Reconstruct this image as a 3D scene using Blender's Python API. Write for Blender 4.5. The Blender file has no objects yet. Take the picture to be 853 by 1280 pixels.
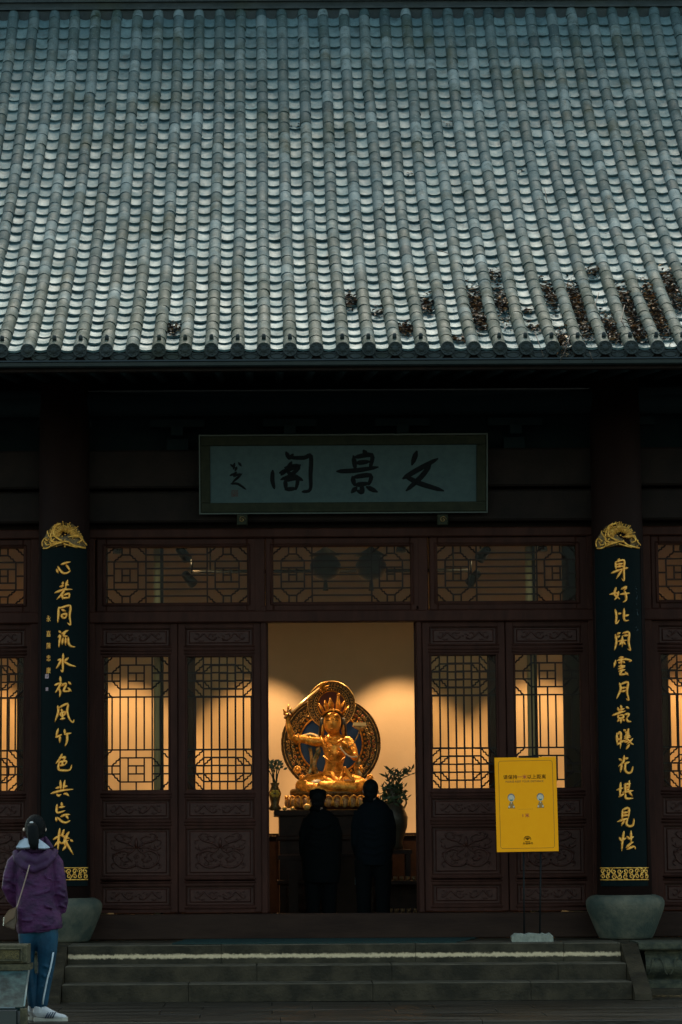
import bpy, bmesh, math, random
from mathutils import Vector, Matrix, noise
random.seed(7)
sc = bpy.context.scene
COL = sc.collection
R = math.radians
# ------------------------------------------------------------------ camera, world, sun, exposure
F_PX, TILT, ROLL = 3442.0, R(6.79), R(0.33)
CAM = Vector((-0.833, -28.7, 1.017))
ct, st = math.cos(TILT), math.sin(TILT)
_U, _F, _R = Vector((0, -st, ct)), Vector((0, ct, st)), Vector((1, 0, 0))
cr, sr = math.cos(ROLL), math.sin(ROLL)
right = _R * cr - _U * sr
up = _R * sr + _U * cr
cd = bpy.data.cameras.new('camera'); cam = bpy.data.objects.new('camera', cd); COL.objects.link(cam)
M = Matrix((right, up, -_F)).transposed().to_4x4(); M.translation = CAM
cam.matrix_world = M
cd.sensor_width = 36; cd.lens = F_PX / 1280 * 36; cd.shift_x = 98.5 / 1280; cd.clip_end = 2000; cd.clip_start = .1
sc.camera = cam
SUN_EL, SUN_AZ = R(53), R(5)          # high, slightly behind the hall
w = bpy.data.worlds.new('World'); sc.world = w; w.use_nodes = True
nt = w.node_tree; bg = nt.nodes['Background']
sky = nt.nodes.new('ShaderNodeTexSky'); sky.sky_type = 'NISHITA'; sky.sun_disc = False
sky.sun_elevation = SUN_EL; sky.sun_rotation = SUN_AZ; sky.air_density = 1.0; sky.dust_density = 2.5
tint = nt.nodes.new('ShaderNodeMix'); tint.data_type = 'RGBA'; tint.blend_type = 'MULTIPLY'; tint.inputs[0].default_value = 1
tint.inputs[7].default_value = (1.06, 1.07, .80, 1)
nt.links.new(sky.outputs[0], tint.inputs[6]); nt.links.new(tint.outputs[2], bg.inputs[0]); bg.inputs[1].default_value = 0.15
sd = bpy.data.lights.new('sun', 'SUN'); sd.energy = 0.95; sd.angle = R(24); sd.color = (1, .995, .965)
so = bpy.data.objects.new('sun', sd); COL.objects.link(so)
dsun = Vector((math.sin(SUN_AZ) * math.cos(SUN_EL), math.cos(SUN_AZ) * math.cos(SUN_EL), math.sin(SUN_EL)))
so.rotation_euler = dsun.to_track_quat('Z', 'Y').to_euler()
sc.view_settings.view_transform = 'Standard'; sc.view_settings.look = 'None'
sc.view_settings.exposure = 1.62; sc.view_settings.gamma = 1
sc.cycles.use_denoising = True; sc.cycles.max_bounces = 8; sc.cycles.sample_clamp_indirect = 4

# ------------------------------------------------------------------ survey helper: a measured direction meets a plane at depth Y
def W(px, py, Y):
    a, b = (px - 328) / F_PX, (640 - py) / F_PX
    a, b = a * cr + b * sr, -a * sr + b * cr
    d = Vector((a, ct - b * st, st + b * ct))
    return CAM + d * ((Y - CAM.y) / d.y)
def XZ(px, py, Y=0.0):
    p = W(px, py, Y); return p.x, p.z

# ------------------------------------------------------------------ mesh collector
class MB:
    def __init__(s): s.v = []; s.f = []; s.sm = []
    def add(s, vs, fs, smooth=False):
        o = len(s.v); s.v += [tuple(v) for v in vs]
        for f in fs: s.f.append(tuple(i + o for i in f)); s.sm.append(smooth)
        return s
    def box(s, x0, x1, y0, y1, z0, z1):
        vs = [(x, y, z) for z in (z0, z1) for y in (y0, y1) for x in (x0, x1)]
        return s.add(vs, [(0, 2, 3, 1), (4, 5, 7, 6), (0, 1, 5, 4), (2, 6, 7, 3), (0, 4, 6, 2), (1, 3, 7, 5)])
    def bbox(s, x0, x1, y0, y1, z0, z1, b=.006):
        """box with a chamfer on the face turned to -Y"""
        vs = [(x0, y0 + b, z0), (x1, y0 + b, z0), (x1, y0 + b, z1), (x0, y0 + b, z1),
              (x0 + b, y0, z0 + b), (x1 - b, y0, z0 + b), (x1 - b, y0, z1 - b), (x0 + b, y0, z1 - b),
              (x0, y1, z0), (x1, y1, z0), (x1, y1, z1), (x0, y1, z1)]
        fs = [(4, 5, 6, 7), (0, 1, 5, 4), (1, 2, 6, 5), (2, 3, 7, 6), (3, 0, 4, 7), (9, 8, 11, 10), (0, 8, 9, 1), (1, 9, 10, 2), (2, 10, 11, 3), (3, 11, 8, 0)]
        return s.add(vs, fs)
    def prism_x(s, prof, x0, x1):
        """prof: list of (y,z) closed, extruded along X"""
        n = len(prof); vs = [(x0, y, z) for y, z in prof] + [(x1, y, z) for y, z in prof]
        fs = [(i, (i + 1) % n, n + (i + 1) % n, n + i) for i in range(n)] + [tuple(range(n))[::-1], tuple(range(n, 2 * n))]
        return s.add(vs, fs)
    def prism_y(s, prof, y0, y1):
        n = len(prof); vs = [(x, y0, z) for x, z in prof] + [(x, y1, z) for x, z in prof]
        fs = [(i, (i + 1) % n, n + (i + 1) % n, n + i) for i in range(n)] + [tuple(range(n)), tuple(range(n, 2 * n))[::-1]]
        return s.add(vs, fs)
    def tube(s, pts, rad, n=8, flat=1.0, up=(0, 0, 1), cap=True):
        """rad number or list; flat = ratio of the second axis"""
        pts = [Vector(p) for p in pts]; m = len(pts)
        if not hasattr(rad, '__len__'): rad = [rad] * m
        vs = []; upv = Vector(up)
        prev = None
        for i, p in enumerate(pts):
            t = (pts[min(i + 1, m - 1)] - pts[max(i - 1, 0)]).normalized()
            a = upv.cross(t) if prev is None else prev - t * prev.dot(t)
            if a.length < 1e-4: a = Vector((1, 0, 0)).cross(t)
            if a.length < 1e-4: a = Vector((0, 1, 0)).cross(t)
            a.normalize(); prev = a; b = t.cross(a)
            r = rad[i]; ra, rb = (r if hasattr(r, '__len__') else (r, r * flat))
            for k in range(n):
                q = 2 * math.pi * k / n; vs.append(p + a * (ra * math.cos(q)) + b * (rb * math.sin(q)))
        fs = []
        for i in range(m - 1):
            for k in range(n):
                fs.append((i * n + k, i * n + (k + 1) % n, (i + 1) * n + (k + 1) % n, (i + 1) * n + k))
        if cap: fs += [tuple(range(n))[::-1], tuple(range((m - 1) * n, m * n))]
        return s.add(vs, fs, True)
    def lathe(s, prof, c=(0, 0, 0), n=24, sx=1, sy=1):
        """prof list of (r,z)"""
        vs = []; m = len(prof)
        for r, z in prof:
            for k in range(n):
                q = 2 * math.pi * k / n; vs.append((c[0] + r * sx * math.cos(q), c[1] + r * sy * math.sin(q), c[2] + z))
        fs = [(i * n + k, i * n + (k + 1) % n, (i + 1) * n + (k + 1) % n, (i + 1) * n + k) for i in range(m - 1) for k in range(n)]
        fs += [tuple(range(n))[::-1], tuple(range((m - 1) * n, m * n))]
        return s.add(vs, fs, True)
    def ball(s, c, rx, ry=None, rz=None, n=12, m=8, rot=None):
        ry = ry or rx; rz = rz or rx; vs = []
        for i in range(1, m):
            a = math.pi * i / m
            for k in range(n):
                q = 2 * math.pi * k / n; vs.append(Vector((rx * math.sin(a) * math.cos(q), ry * math.sin(a) * math.sin(q), rz * math.cos(a))))
        vs += [Vector((0, 0, rz)), Vector((0, 0, -rz))]
        if rot is not None: vs = [rot @ v for v in vs]
        vs = [v + Vector(c) for v in vs]
        fs = [(i * n + k, (i + 1) * n + k, (i + 1) * n + (k + 1) % n, i * n + (k + 1) % n) for i in range(m - 2) for k in range(n)]
        T, B = (m - 1) * n, (m - 1) * n + 1
        fs += [(T, k, (k + 1) % n) for k in range(n)] + [(B, (m - 2) * n + (k + 1) % n, (m - 2) * n + k) for k in range(n)]
        return s.add(vs, fs, True)
    def ringy(s, c, r0, r1, y0, y1, n=40, sx=1, sz=1, a0=0, a1=2 * math.pi):
        """flat ring facing -Y, with thickness"""
        vs = []; full = abs(a1 - a0 - 2 * math.pi) < 1e-6; N = n if full else n + 1
        for k in range(N):
            q = a0 + (a1 - a0) * k / n
            for r, y in ((r0, y0), (r1, y0), (r1, y1), (r0, y1)):
                vs.append((c[0] + r * sx * math.cos(q), c[1] + y, c[2] + r * sz * math.sin(q)))
        fs = []
        for k in range(n):
            j = (k + 1) % N
            for e in range(4): fs.append((k * 4 + e, j * 4 + e, j * 4 + (e + 1) % 4, k * 4 + (e + 1) % 4))
        return s.add(vs, fs)
    def mesh(s, name, smooth=None):
        me = bpy.data.meshes.new(name); me.from_pydata(s.v, [], s.f)
        me.polygons.foreach_set('use_smooth', [bool(x) if smooth is None else smooth for x in s.sm]); me.update()
        return me
    def build(s, name, mat=None, parent=None, loc=None, smooth=None):
        me = s.mesh(name, smooth)
        if mat: me.materials.append(mat)
        return link(name, me, parent, loc)
def fixn(me):
    bm = bmesh.new(); bm.from_mesh(me); bmesh.ops.recalc_face_normals(bm, faces=bm.faces); bm.to_mesh(me); bm.free()
def link(name, me, parent=None, loc=None):
    o = bpy.data.objects.new(name, me); COL.objects.link(o)
    if parent: o.parent = parent
    if loc is not None: o.location = loc
    return o
def empty(name, loc=(0, 0, 0), label=None, cat=None, group=None, parent=None):
    o = bpy.data.objects.new(name, None); COL.objects.link(o); o.location = loc; o.empty_display_size = .1
    if parent: o.parent = parent
    return tag(o, label, cat, group)
def tag(o, label=None, cat=None, group=None, kind=None):
    for k, v in (('label', label), ('category', cat), ('group', group), ('kind', kind)):
        if v: o[k] = v
    return o
def remesh(o, vox, sm=4):
    m = o.modifiers.new('r', 'REMESH'); m.mode = 'VOXEL'; m.voxel_size = vox; m.use_smooth_shade = True
    if sm: s_ = o.modifiers.new('s', 'SMOOTH'); s_.iterations = sm; s_.factor = .5
    return o
def copy_tree(o, parent=None):
    c = o.copy(); COL.objects.link(c)
    if parent: c.parent = parent
    for ch in o.children: copy_tree(ch, c)
    return c

# ------------------------------------------------------------------ materials
MATS = {}
def mat(name, col, rough=.6, metal=0, col2=None, scale=6, detail=6, lo=.35, hi=.65, bump=0, bscale=40, emit=None, stretch=(1, 1, 1), spec=.5, rnd=0, coat=0, rough2=None):
    m = bpy.data.materials.new(name); m.use_nodes = True; n = m.node_tree; N = n.nodes; L = n.links
    b = N['Principled BSDF']; b.inputs['Roughness'].default_value = rough; b.inputs['Metallic'].default_value = metal
    b.inputs['Specular IOR Level'].default_value = spec; b.inputs['Coat Weight'].default_value = coat
    b.inputs['Base Color'].default_value = (*col, 1)
    geo = N.new('ShaderNodeNewGeometry'); mp = N.new('ShaderNodeMapping'); mp.inputs['Scale'].default_value = stretch
    L.new(geo.outputs['Position'], mp.inputs[0])
    if col2 is not None:
        nz = N.new('ShaderNodeTexNoise'); nz.inputs['Scale'].default_value = scale; nz.inputs['Detail'].default_value = detail
        nz.inputs['Roughness'].default_value = .65
        L.new(mp.outputs[0], nz.inputs['Vector'])
        cr_ = N.new('ShaderNodeValToRGB'); cr_.color_ramp.elements[0].position = lo; cr_.color_ramp.elements[1].position = hi
        cr_.color_ramp.elements[0].color = (*col, 1); cr_.color_ramp.elements[1].color = (*col2, 1)
        L.new(nz.outputs[0], cr_.inputs[0]); L.new(cr_.outputs[0], b.inputs['Base Color'])
        if rough2 is not None:
            mr = N.new('ShaderNodeMapRange'); mr.inputs[1].default_value = lo; mr.inputs[2].default_value = hi
            mr.inputs[3].default_value = rough; mr.inputs[4].default_value = rough2
            L.new(nz.outputs[0], mr.inputs[0]); L.new(mr.outputs[0], b.inputs['Roughness'])
    if bump:
        nb = N.new('ShaderNodeTexNoise'); nb.inputs['Scale'].default_value = bscale; nb.inputs['Detail'].default_value = 5
        L.new(mp.outputs[0], nb.inputs['Vector'])
        bp = N.new('ShaderNodeBump'); bp.inputs['Strength'].default_value = bump; bp.inputs['Distance'].default_value = .01
        L.new(nb.outputs[0], bp.inputs['Height']); L.new(bp.outputs[0], b.inputs['Normal'])
    if emit:
        b.inputs['Emission Color'].default_value = (*emit[0], 1); b.inputs['Emission Strength'].default_value = emit[1]
    MATS[name] = m
    return m
def tile_mat(name, cols, dirt, moss, rough0, rough1, spec=.3, eave_moss=0):
    """fired clay: each tile its own tone, with weather stains across them"""
    m = bpy.data.materials.new(name); m.use_nodes = True; n = m.node_tree; N = n.nodes; L = n.links; b = N['Principled BSDF']; b.inputs['Specular IOR Level'].default_value = spec
    geo = N.new('ShaderNodeNewGeometry'); oi = N.new('ShaderNodeObjectInfo')
    ad = N.new('ShaderNodeMath'); ad.operation = 'ADD'; L.new(geo.outputs['Random Per Island'], ad.inputs[0]); L.new(oi.outputs['Random'], ad.inputs[1])
    fr = N.new('ShaderNodeMath'); fr.operation = 'FRACT'; L.new(ad.outputs[0], fr.inputs[0])
    rp = N.new('ShaderNodeValToRGB'); rp.color_ramp.elements[0].color = (*cols[0], 1); rp.color_ramp.elements[1].color = (*cols[-1], 1)
    for i, c in enumerate(cols[1:-1]):
        e = rp.color_ramp.elements.new((i + 1) / (len(cols) - 1)); e.color = (*c, 1)
    L.new(fr.outputs[0], rp.inputs[0])
    def nz(scale, lo, hi, detail=5):
        t = N.new('ShaderNodeTexNoise'); t.inputs['Scale'].default_value = scale; t.inputs['Detail'].default_value = detail; t.inputs['Roughness'].default_value = .7
        L.new(geo.outputs['Position'], t.inputs['Vector'])
        q = N.new('ShaderNodeMapRange'); q.inputs[1].default_value = lo; q.inputs[2].default_value = hi; L.new(t.outputs[0], q.inputs[0]); return q.outputs[0]
    def mix(fac, a, c, bt='MIX'):
        x = N.new('ShaderNodeMix'); x.data_type = 'RGBA'; x.blend_type = bt; L.new(fac, x.inputs[0]); L.new(a, x.inputs[6])
        if hasattr(c, '__len__'): x.inputs[7].default_value = (*c, 1)
        else: L.new(c, x.inputs[7])
        return x.outputs[2]
    c = mix(nz(5, .50, .72), rp.outputs[0], dirt)
    c = mix(nz(1.3, .52, .70), c, moss)
    if eave_moss:                                     # moss creeps up from the damp eave, patch by patch
        sp = N.new('ShaderNodeSeparateXYZ'); L.new(geo.outputs['Position'], sp.inputs[0])
        hh = N.new('ShaderNodeMapRange'); hh.inputs[1].default_value = 5.6; hh.inputs[2].default_value = 8.2; hh.inputs[3].default_value = .34; hh.inputs[4].default_value = -.10; L.new(sp.outputs['Z'], hh.inputs[0])
        t2 = N.new('ShaderNodeTexNoise'); t2.inputs['Scale'].default_value = 2.2; t2.inputs['Detail'].default_value = 6; L.new(geo.outputs['Position'], t2.inputs['Vector'])
        a2 = N.new('ShaderNodeMath'); a2.operation = 'ADD'; L.new(hh.outputs[0], a2.inputs[0]); L.new(t2.outputs[0], a2.inputs[1])
        m2 = N.new('ShaderNodeMapRange'); m2.inputs[1].default_value = .52; m2.inputs[2].default_value = .78; m2.inputs[4].default_value = .8; L.new(a2.outputs[0], m2.inputs[0]); c = mix(m2.outputs[0], c, (.020, .030, .020))
    c = mix(nz(38, .60, .72), c, tuple(v * 1.7 for v in cols[-1]))
    c = mix(nz(60, .62, .70, 2), c, tuple(v * .3 for v in cols[0]))
    L.new(c, b.inputs['Base Color'])
    q = N.new('ShaderNodeMapRange'); q.inputs[3].default_value = rough0; q.inputs[4].default_value = rough1; L.new(nz(4, .4, .65), q.inputs[0]); L.new(q.outputs[0], b.inputs['Roughness'])
    t = N.new('ShaderNodeTexNoise'); t.inputs['Scale'].default_value = 55; t.inputs['Detail'].default_value = 6; L.new(geo.outputs['Position'], t.inputs['Vector'])
    bp = N.new('ShaderNodeBump'); bp.inputs['Strength'].default_value = .35; bp.inputs['Distance'].default_value = .01; L.new(t.outputs[0], bp.inputs['Height']); L.new(bp.outputs[0], b.inputs['Normal'])
    return m
PAN = tile_mat('pan_tile_clay', [(.050, .094, .104), (.070, .120, .128), (.090, .146, .152), (.058, .103, .112)], (.022, .046, .050), (.038, .070, .068), .58, .76, .22)
BARREL = tile_mat('barrel_tile_clay', [(.020, .038, .042), (.058, .090, .097), (.030, .052, .053), (.122, .160, .166), (.048, .076, .081), (.025, .046, .048), (.084, .115, .117)], (.014, .028, .026), (.022, .032, .020), .65, .85, .12, 1)
EAVE = tile_mat('eave_tile_clay', [(.014, .020, .021), (.022, .029, .030)], (.010, .015, .014), (.018, .023, .016), .6, .8)
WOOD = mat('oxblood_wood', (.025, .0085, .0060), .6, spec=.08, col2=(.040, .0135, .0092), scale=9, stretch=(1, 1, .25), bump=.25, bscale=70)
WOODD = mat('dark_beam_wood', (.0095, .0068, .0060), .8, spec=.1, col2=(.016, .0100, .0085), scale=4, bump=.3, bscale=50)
SOFFIT = mat('soffit_wood', (.0060, .0120, .0140), .95, spec=.05, col2=(.009, .0150, .0170), scale=4)
CARVE = mat('carved_wood', (.028, .0080, .0056), .5, spec=.16, col2=(.044, .0140, .0095), scale=20)
LATT = mat('lattice_wood', (.009, .005, .004), .6, spec=.15, col2=(.014, .008, .006), scale=12)
COLM = mat('column_lacquer', (.010, .0045, .0040), .7, spec=.08, col2=(.015, .0070, .006), scale=4, stretch=(1, 1, .3))
def stone(name, a, b_, **k): return mat(name, a, k.pop('rough', .75), col2=b_, scale=k.pop('scale', 7), bump=k.pop('bump', .6), bscale=k.pop('bscale', 45), lo=.38, hi=.66, **k)
DRUMM = stone('green_grey_stone', (.038, .048, .040), (.108, .098, .072), spec=.10, scale=4.0)
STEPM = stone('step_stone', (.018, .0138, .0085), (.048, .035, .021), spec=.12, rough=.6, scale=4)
CARVM = stone('mossy_carved_stone', (.022, .025, .018), (.075, .068, .042), spec=.2, scale=11)
GROUND = mat('wet_paving', (.013, .0095, .0065), .30, spec=.25, col2=(.040, .030, .020), scale=2.2, stretch=(.35, 3, 1), bump=.35, bscale=30, rough2=.6, lo=.4, hi=.62)
LOWG = mat('lower_paving', (.016, .017, .014), .35, spec=.3, col2=(.03, .029, .024), scale=3, bump=.4, bscale=30, rough2=.7)
GUT = mat('gutter_metal', (.008, .014, .015), .4, metal=.2, spec=.3, col2=(.013, .019, .020), scale=5)
GOLD = mat('gilt', (.50, .19, .015), .38, metal=.25, col2=(1, .54, .10), scale=30, bump=.2, bscale=80)
GOLDL = mat('gilt_letters', (.72, .25, .02), .42, metal=.2, col2=(1, .50, .09), scale=40)
GOLDD = mat('aged_gilt', (.030, .018, .006), .5, metal=.3, col2=(.22, .12, .03), scale=40, bump=.3, bscale=90)
LACQ = mat('black_green_lacquer', (.0007, .0035, .0042), .55, spec=.05, col2=(.0011, .005, .0058), scale=20, bump=.1, bscale=90)
SKIN = mat('skin', (.30, .17, .12), .55)
HAIR = mat('black_hair', (.0025, .003, .0035), .6, spec=.06, col2=(.006, .0065, .007), scale=60, stretch=(6, 1, .3), bump=.5, bscale=120)
# ------------------------------------------------------------------ glass
def glass_mat():
    m = bpy.data.materials.new('window_glass'); m.use_nodes = True; n = m.node_tree; N = n.nodes; L = n.links
    N.remove(N['Principled BSDF']); out = N['Material Output']
    t = N.new('ShaderNodeBsdfTransparent'); t.inputs[0].default_value = (.88, .84, .74, 1)
    g = N.new('ShaderNodeBsdfGlossy'); g.inputs['Roughness'].default_value = .03
    fr = N.new('ShaderNodeFresnel'); fr.inputs[0].default_value = 1.16
    mx = N.new('ShaderNodeMixShader'); L.new(fr.outputs[0], mx.inputs[0]); L.new(t.outputs[0], mx.inputs[1]); L.new(g.outputs[0], mx.inputs[2]); L.new(mx.outputs[0], out.inputs[0])
    return m
GLASS = glass_mat()

# ------------------------------------------------------------------ ground, steps, terrace
FL = -0.505                                   # apron level; porch floor is z = 0
SE = -1.45                                    # front edge of the porch slab
xl, xr = XZ(85, 1180, SE)[0], XZ(776, 1176, SE)[0]   # clear width of the stair
g = MB().box(-300, 300, -300, 300, -.80, -.66).build('ground', LOWG); tag(g, kind='structure')
WORN = mat('worn_tread', (.040, .032, .021), .55, spec=.2, col2=(.090, .070, .048), scale=5, bump=.4)
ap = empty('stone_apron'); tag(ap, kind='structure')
random.seed(3)
def slabs(parent, x0, x1, y0, y1, z0, z1, widths, m, name, jit=.002, gap=.004, b=.008):
    """a course of stone slabs with open joints"""
    x = x0; i = 0
    while x < x1 - .02:
        w_ = min(widths[i % len(widths)], x1 - x)
        if x1 - x - w_ < .3: w_ = x1 - x
        dz = random.uniform(-jit, jit)
        mb = MB()
        X0, X1, Z1 = x + gap / 2, x + w_ - gap / 2, z1 + dz
        vs = [(X0, y0, z0), (X1, y0, z0), (X1, y1, z0), (X0, y1, z0), (X0, y0, Z1 - b), (X1, y0, Z1 - b), (X1, y1, Z1 - b), (X0, y1, Z1 - b),
              (X0 + b / 2, y0 + b, Z1), (X1 - b / 2, y0 + b, Z1), (X1 - b / 2, y1, Z1), (X0 + b / 2, y1, Z1)]
        mb.add(vs, [(0, 3, 2, 1), (0, 1, 5, 4), (1, 2, 6, 5), (2, 3, 7, 6), (3, 0, 4, 7), (4, 5, 9, 8), (5, 6, 10, 9), (6, 7, 11, 10), (7, 4, 8, 11), (8, 9, 10, 11)])
        o = mb.build(name, m, parent); x += w_; i += 1
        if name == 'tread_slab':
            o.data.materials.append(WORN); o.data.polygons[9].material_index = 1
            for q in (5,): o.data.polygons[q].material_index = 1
slabs(ap, -9, 9, -5.12, -4.62, -.80, FL, [2.1, 1.7, 2.4], GROUND, 'kerb_stone')
for i in range(5):
    y0 = -4.615 + i * .56
    slabs(ap, -9 - .37 * (i % 2), 9, y0, y0 + .555, -.80, FL - .002, [1.1, .9, 1.3, 1.0], GROUND, 'paving_slab', jit=.003)
# the white crusty line along the top riser
def riser_mat():
    m = stone('lime_streaked_stone', (.020, .0160, .0100), (.050, .038, .023), spec=.12, rough=.6, scale=4)
    n = m.node_tree; N = n.nodes; L = n.links; b = N['Principled BSDF']
    geo = N.new('ShaderNodeNewGeometry'); sp = N.new('ShaderNodeSeparateXYZ'); L.new(geo.outputs['Position'], sp.inputs[0])
    nz = N.new('ShaderNodeTexNoise'); nz.inputs['Scale'].default_value = 26; nz.inputs['Detail'].default_value = 7; nz.inputs['Roughness'].default_value = .8
    L.new(geo.outputs['Position'], nz.inputs['Vector'])
    a = N.new('ShaderNodeMath'); a.operation = 'MULTIPLY_ADD'; L.new(nz.outputs[0], a.inputs[0]); a.inputs[1].default_value = .07; L.new(sp.outputs['Z'], a.inputs[2])   # z + .07*noise
    s1 = N.new('ShaderNodeMath'); s1.operation = 'SUBTRACT'; L.new(a.outputs[0], s1.inputs[0]); s1.inputs[1].default_value = -.074
    ab = N.new('ShaderNodeMath'); ab.operation = 'ABSOLUTE'; L.new(s1.outputs[0], ab.inputs[0])
    mr = N.new('ShaderNodeMapRange'); mr.inputs[1].default_value = .025; mr.inputs[2].default_value = .010; L.new(ab.outputs[0], mr.inputs[0])
    mx = N.new('ShaderNodeMix'); mx.data_type = 'RGBA'; L.new(mr.outputs[0], mx.inputs[0])
    src = b.inputs['Base Color'].links[0].from_socket; L.new(src, mx.inputs[6]); mx.inputs[7].default_value = (.52, .38, .24, 1)
    L.new(mx.outputs[2], b.inputs['Base Color']); return m
RISER = riser_mat()
sw = empty('stone_steps'); tag(sw, kind='structure')
slabs(sw, xl, xr, SE, SE + .62, -.182, 0, [1.5, 1.9, 1.45], RISER, 'tread_slab')
slabs(sw, xl, xr, SE - .40, SE + .02, -.337, -.182, [1.85, 1.3, 1.6], STEPM, 'tread_slab')
slabs(sw, xl, xr, SE - .78, SE - .38, FL, -.337, [1.2, 1.75, 1.5], STEPM, 'tread_slab')
MB().box(xl, xr, SE + .03, SE + .62, -.6, -.184).build('step_core', STEPM, sw)
for s_, x0 in ((-1, xl - .165), (1, xr + .005)):          # slanted cheek stones
    MB().prism_x([(SE - .95, FL), (SE - .95, FL + .06), (SE - .84, FL + .11), (SE + .02, -.012), (SE + .4, -.012), (SE + .4, FL)], x0, x0 + .16).build('cheek_stone', STEPM, sw)
pf = empty('porch_floor'); tag(pf, kind='structure')
slabs(pf, -6, 6, SE + .622, -.05, -.2, -.0015, [1.2, 1.1, 1.4, 1.0], STEPM, 'floor_slab')
# moulded terrace either side of the stair
tr = empty('moulded_terrace'); tag(tr, kind='structure')
def terrace(x0, x1):
    y = SE
    MB().prism_x([(y + .62, 0.0), (y - .03, 0.0), (y - .045, -.012), (y - .045, -.06), (y - .03, -.075), (y + .62, -.075)], x0, x1).build('coping_slab', CARVM, tr)
    belly = [(y + .6, -.078), (y + .06, -.078), (y + .055, -.10)]
    for k in range(11):
        q = math.pi * (k / 10); belly.append((y + .055 - .085 * math.sin(q), -.11 - .245 * (k / 10)))
    belly += [(y + .055, -.365), (y + .6, -.365)]
    ob = MB().prism_x(belly, x0 + .07, x1).build('belly_moulding', CARVM, tr)
    MB().prism_x([(y + .6, -.367), (y - .01, -.367), (y - .05, -.385), (y - .05, -.44), (y + .6, -.44)], x0 + .02, x1).build('base_moulding', CARVM, tr)
    MB().prism_x([(y + .6, -.442), (y - .08, -.442), (y - .09, -.452), (y - .09, FL), (y + .6, FL)], x0, x1).build('plinth_stone', STEPM, tr)
    mb = MB(); random.seed(5)                                   # weathered lotus carving on the belly
    n = int((x1 - x0) / .22)
    for i in range(n):
        cx = x0 + .18 + i * .22
        for s in (-1, 1):
            pts = [(cx + s * (.02 + .08 * t), y - .028 + .05 * abs(t - .45), -.16 - .14 * t + .03 * math.sin(t * 6)) for t in [k / 7 for k in range(8)]]
            mb.tube(pts, [.010] * 8, 5)
    mb.build('lotus_relief', CARVM, tr)
terrace(xr + .17, 6.2)
ob_t = terrace(-6.2, xl - .17)
mt = MB().add([Vector(v) for v in [(*W(214, 1174, -.1).to_2d(), .004)]], [])
x0, x1 = XZ(216, 1175, -1.2)[0], XZ(606, 1175, -1.2)[0]
dm = MB().add([(x0, -1.36, .003), (x1 - .30, -1.36, .003), (x1, -.16, .003), (x0 + .1, -.16, .003), (x0, -1.36, .013), (x1 - .30, -1.36, .013), (x1, -.16, .013), (x0 + .1, -.16, .013)],
              [(4, 5, 6, 7), (0, 1, 5, 4), (1, 2, 6, 5), (2, 3, 7, 6), (3, 0, 4, 7)]).build('entrance_mat', mat('mat_rubber', (.014, .030, .027), .8, spec=.1, col2=(.022, .042, .038), scale=30, bump=.5, bscale=200))
tag(dm, 'thin dark green entrance mat lying on the porch in front of the threshold', 'mat')

WALLX = mat('grey_plaster', (.16, .16, .15), .9)
def hz(py): return XZ(430, py, 0)[1]
# ------------------------------------------------------------------ the hall
hall = empty('temple_hall', (0, 0, 0), 'dark timber temple hall with a grey tiled roof and lit lattice doors', 'building')
HW = 5.15
# roof profile
P0 = W(330, 430, -2.78)
ANG0, ANG1, SL = R(27.0), R(50.8), 8.40
NP = 421
prof = []; yy, zz = -2.78, P0.z - .085
for i in range(NP):
    t = i / (NP - 1); a = ANG0 + (ANG1 - ANG0) * t
    prof.append((yy, zz, a)); yy += SL / (NP - 1) * math.cos(a); zz += SL / (NP - 1) * math.sin(a)
def pr(s):
    t = max(0, min(NP - 1.001, s / SL * (NP - 1))); i = int(t); f = t - i
    A, B = prof[i], prof[i + 1]; r_ = tuple(A[k] + (B[k] - A[k]) * f for k in range(3))
    if s < 0: return (r_[0] + s * math.cos(r_[2]), r_[1] + s * math.sin(r_[2]), r_[2])
    return r_
print('ROOF top', prof[-1], 'eave', prof[0])
SP = .25; XB0 = P0.x
KMIN, KMAX = -17, 23
RX0, RX1 = XB0 + KMIN * SP - .12, XB0 + KMAX * SP + .12
dk = MB(); pts = [pr(s) for s in [i * SL / 30 for i in range(31)]]
poly = [(y, z) for y, z, a in pts] + [(y + .06, z - .07) for y, z, a in pts[::-1]]
roof = MB().prism_x(poly, RX0, RX1).build('roof', SOFFIT, hall)
back = MB().add([(RX0, prof[-1][0] + .15, prof[-1][1] + .05), (RX1, prof[-1][0] + .15, prof[-1][1] + .05), (RX1, 10.6, 5.3), (RX0, 10.6, 5.3),
                 (RX0, prof[-1][0] + .15, prof[-1][1] - .1), (RX1, prof[-1][0] + .15, prof[-1][1] - .1), (RX1, 10.6, 5.15), (RX0, 10.6, 5.15)],
                [(0, 1, 2, 3), (7, 6, 5, 4), (0, 3, 7, 4), (1, 5, 6, 2), (2, 6, 7, 3), (0, 4, 5, 1)]).build('rear_slope', BARREL, roof)
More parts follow.
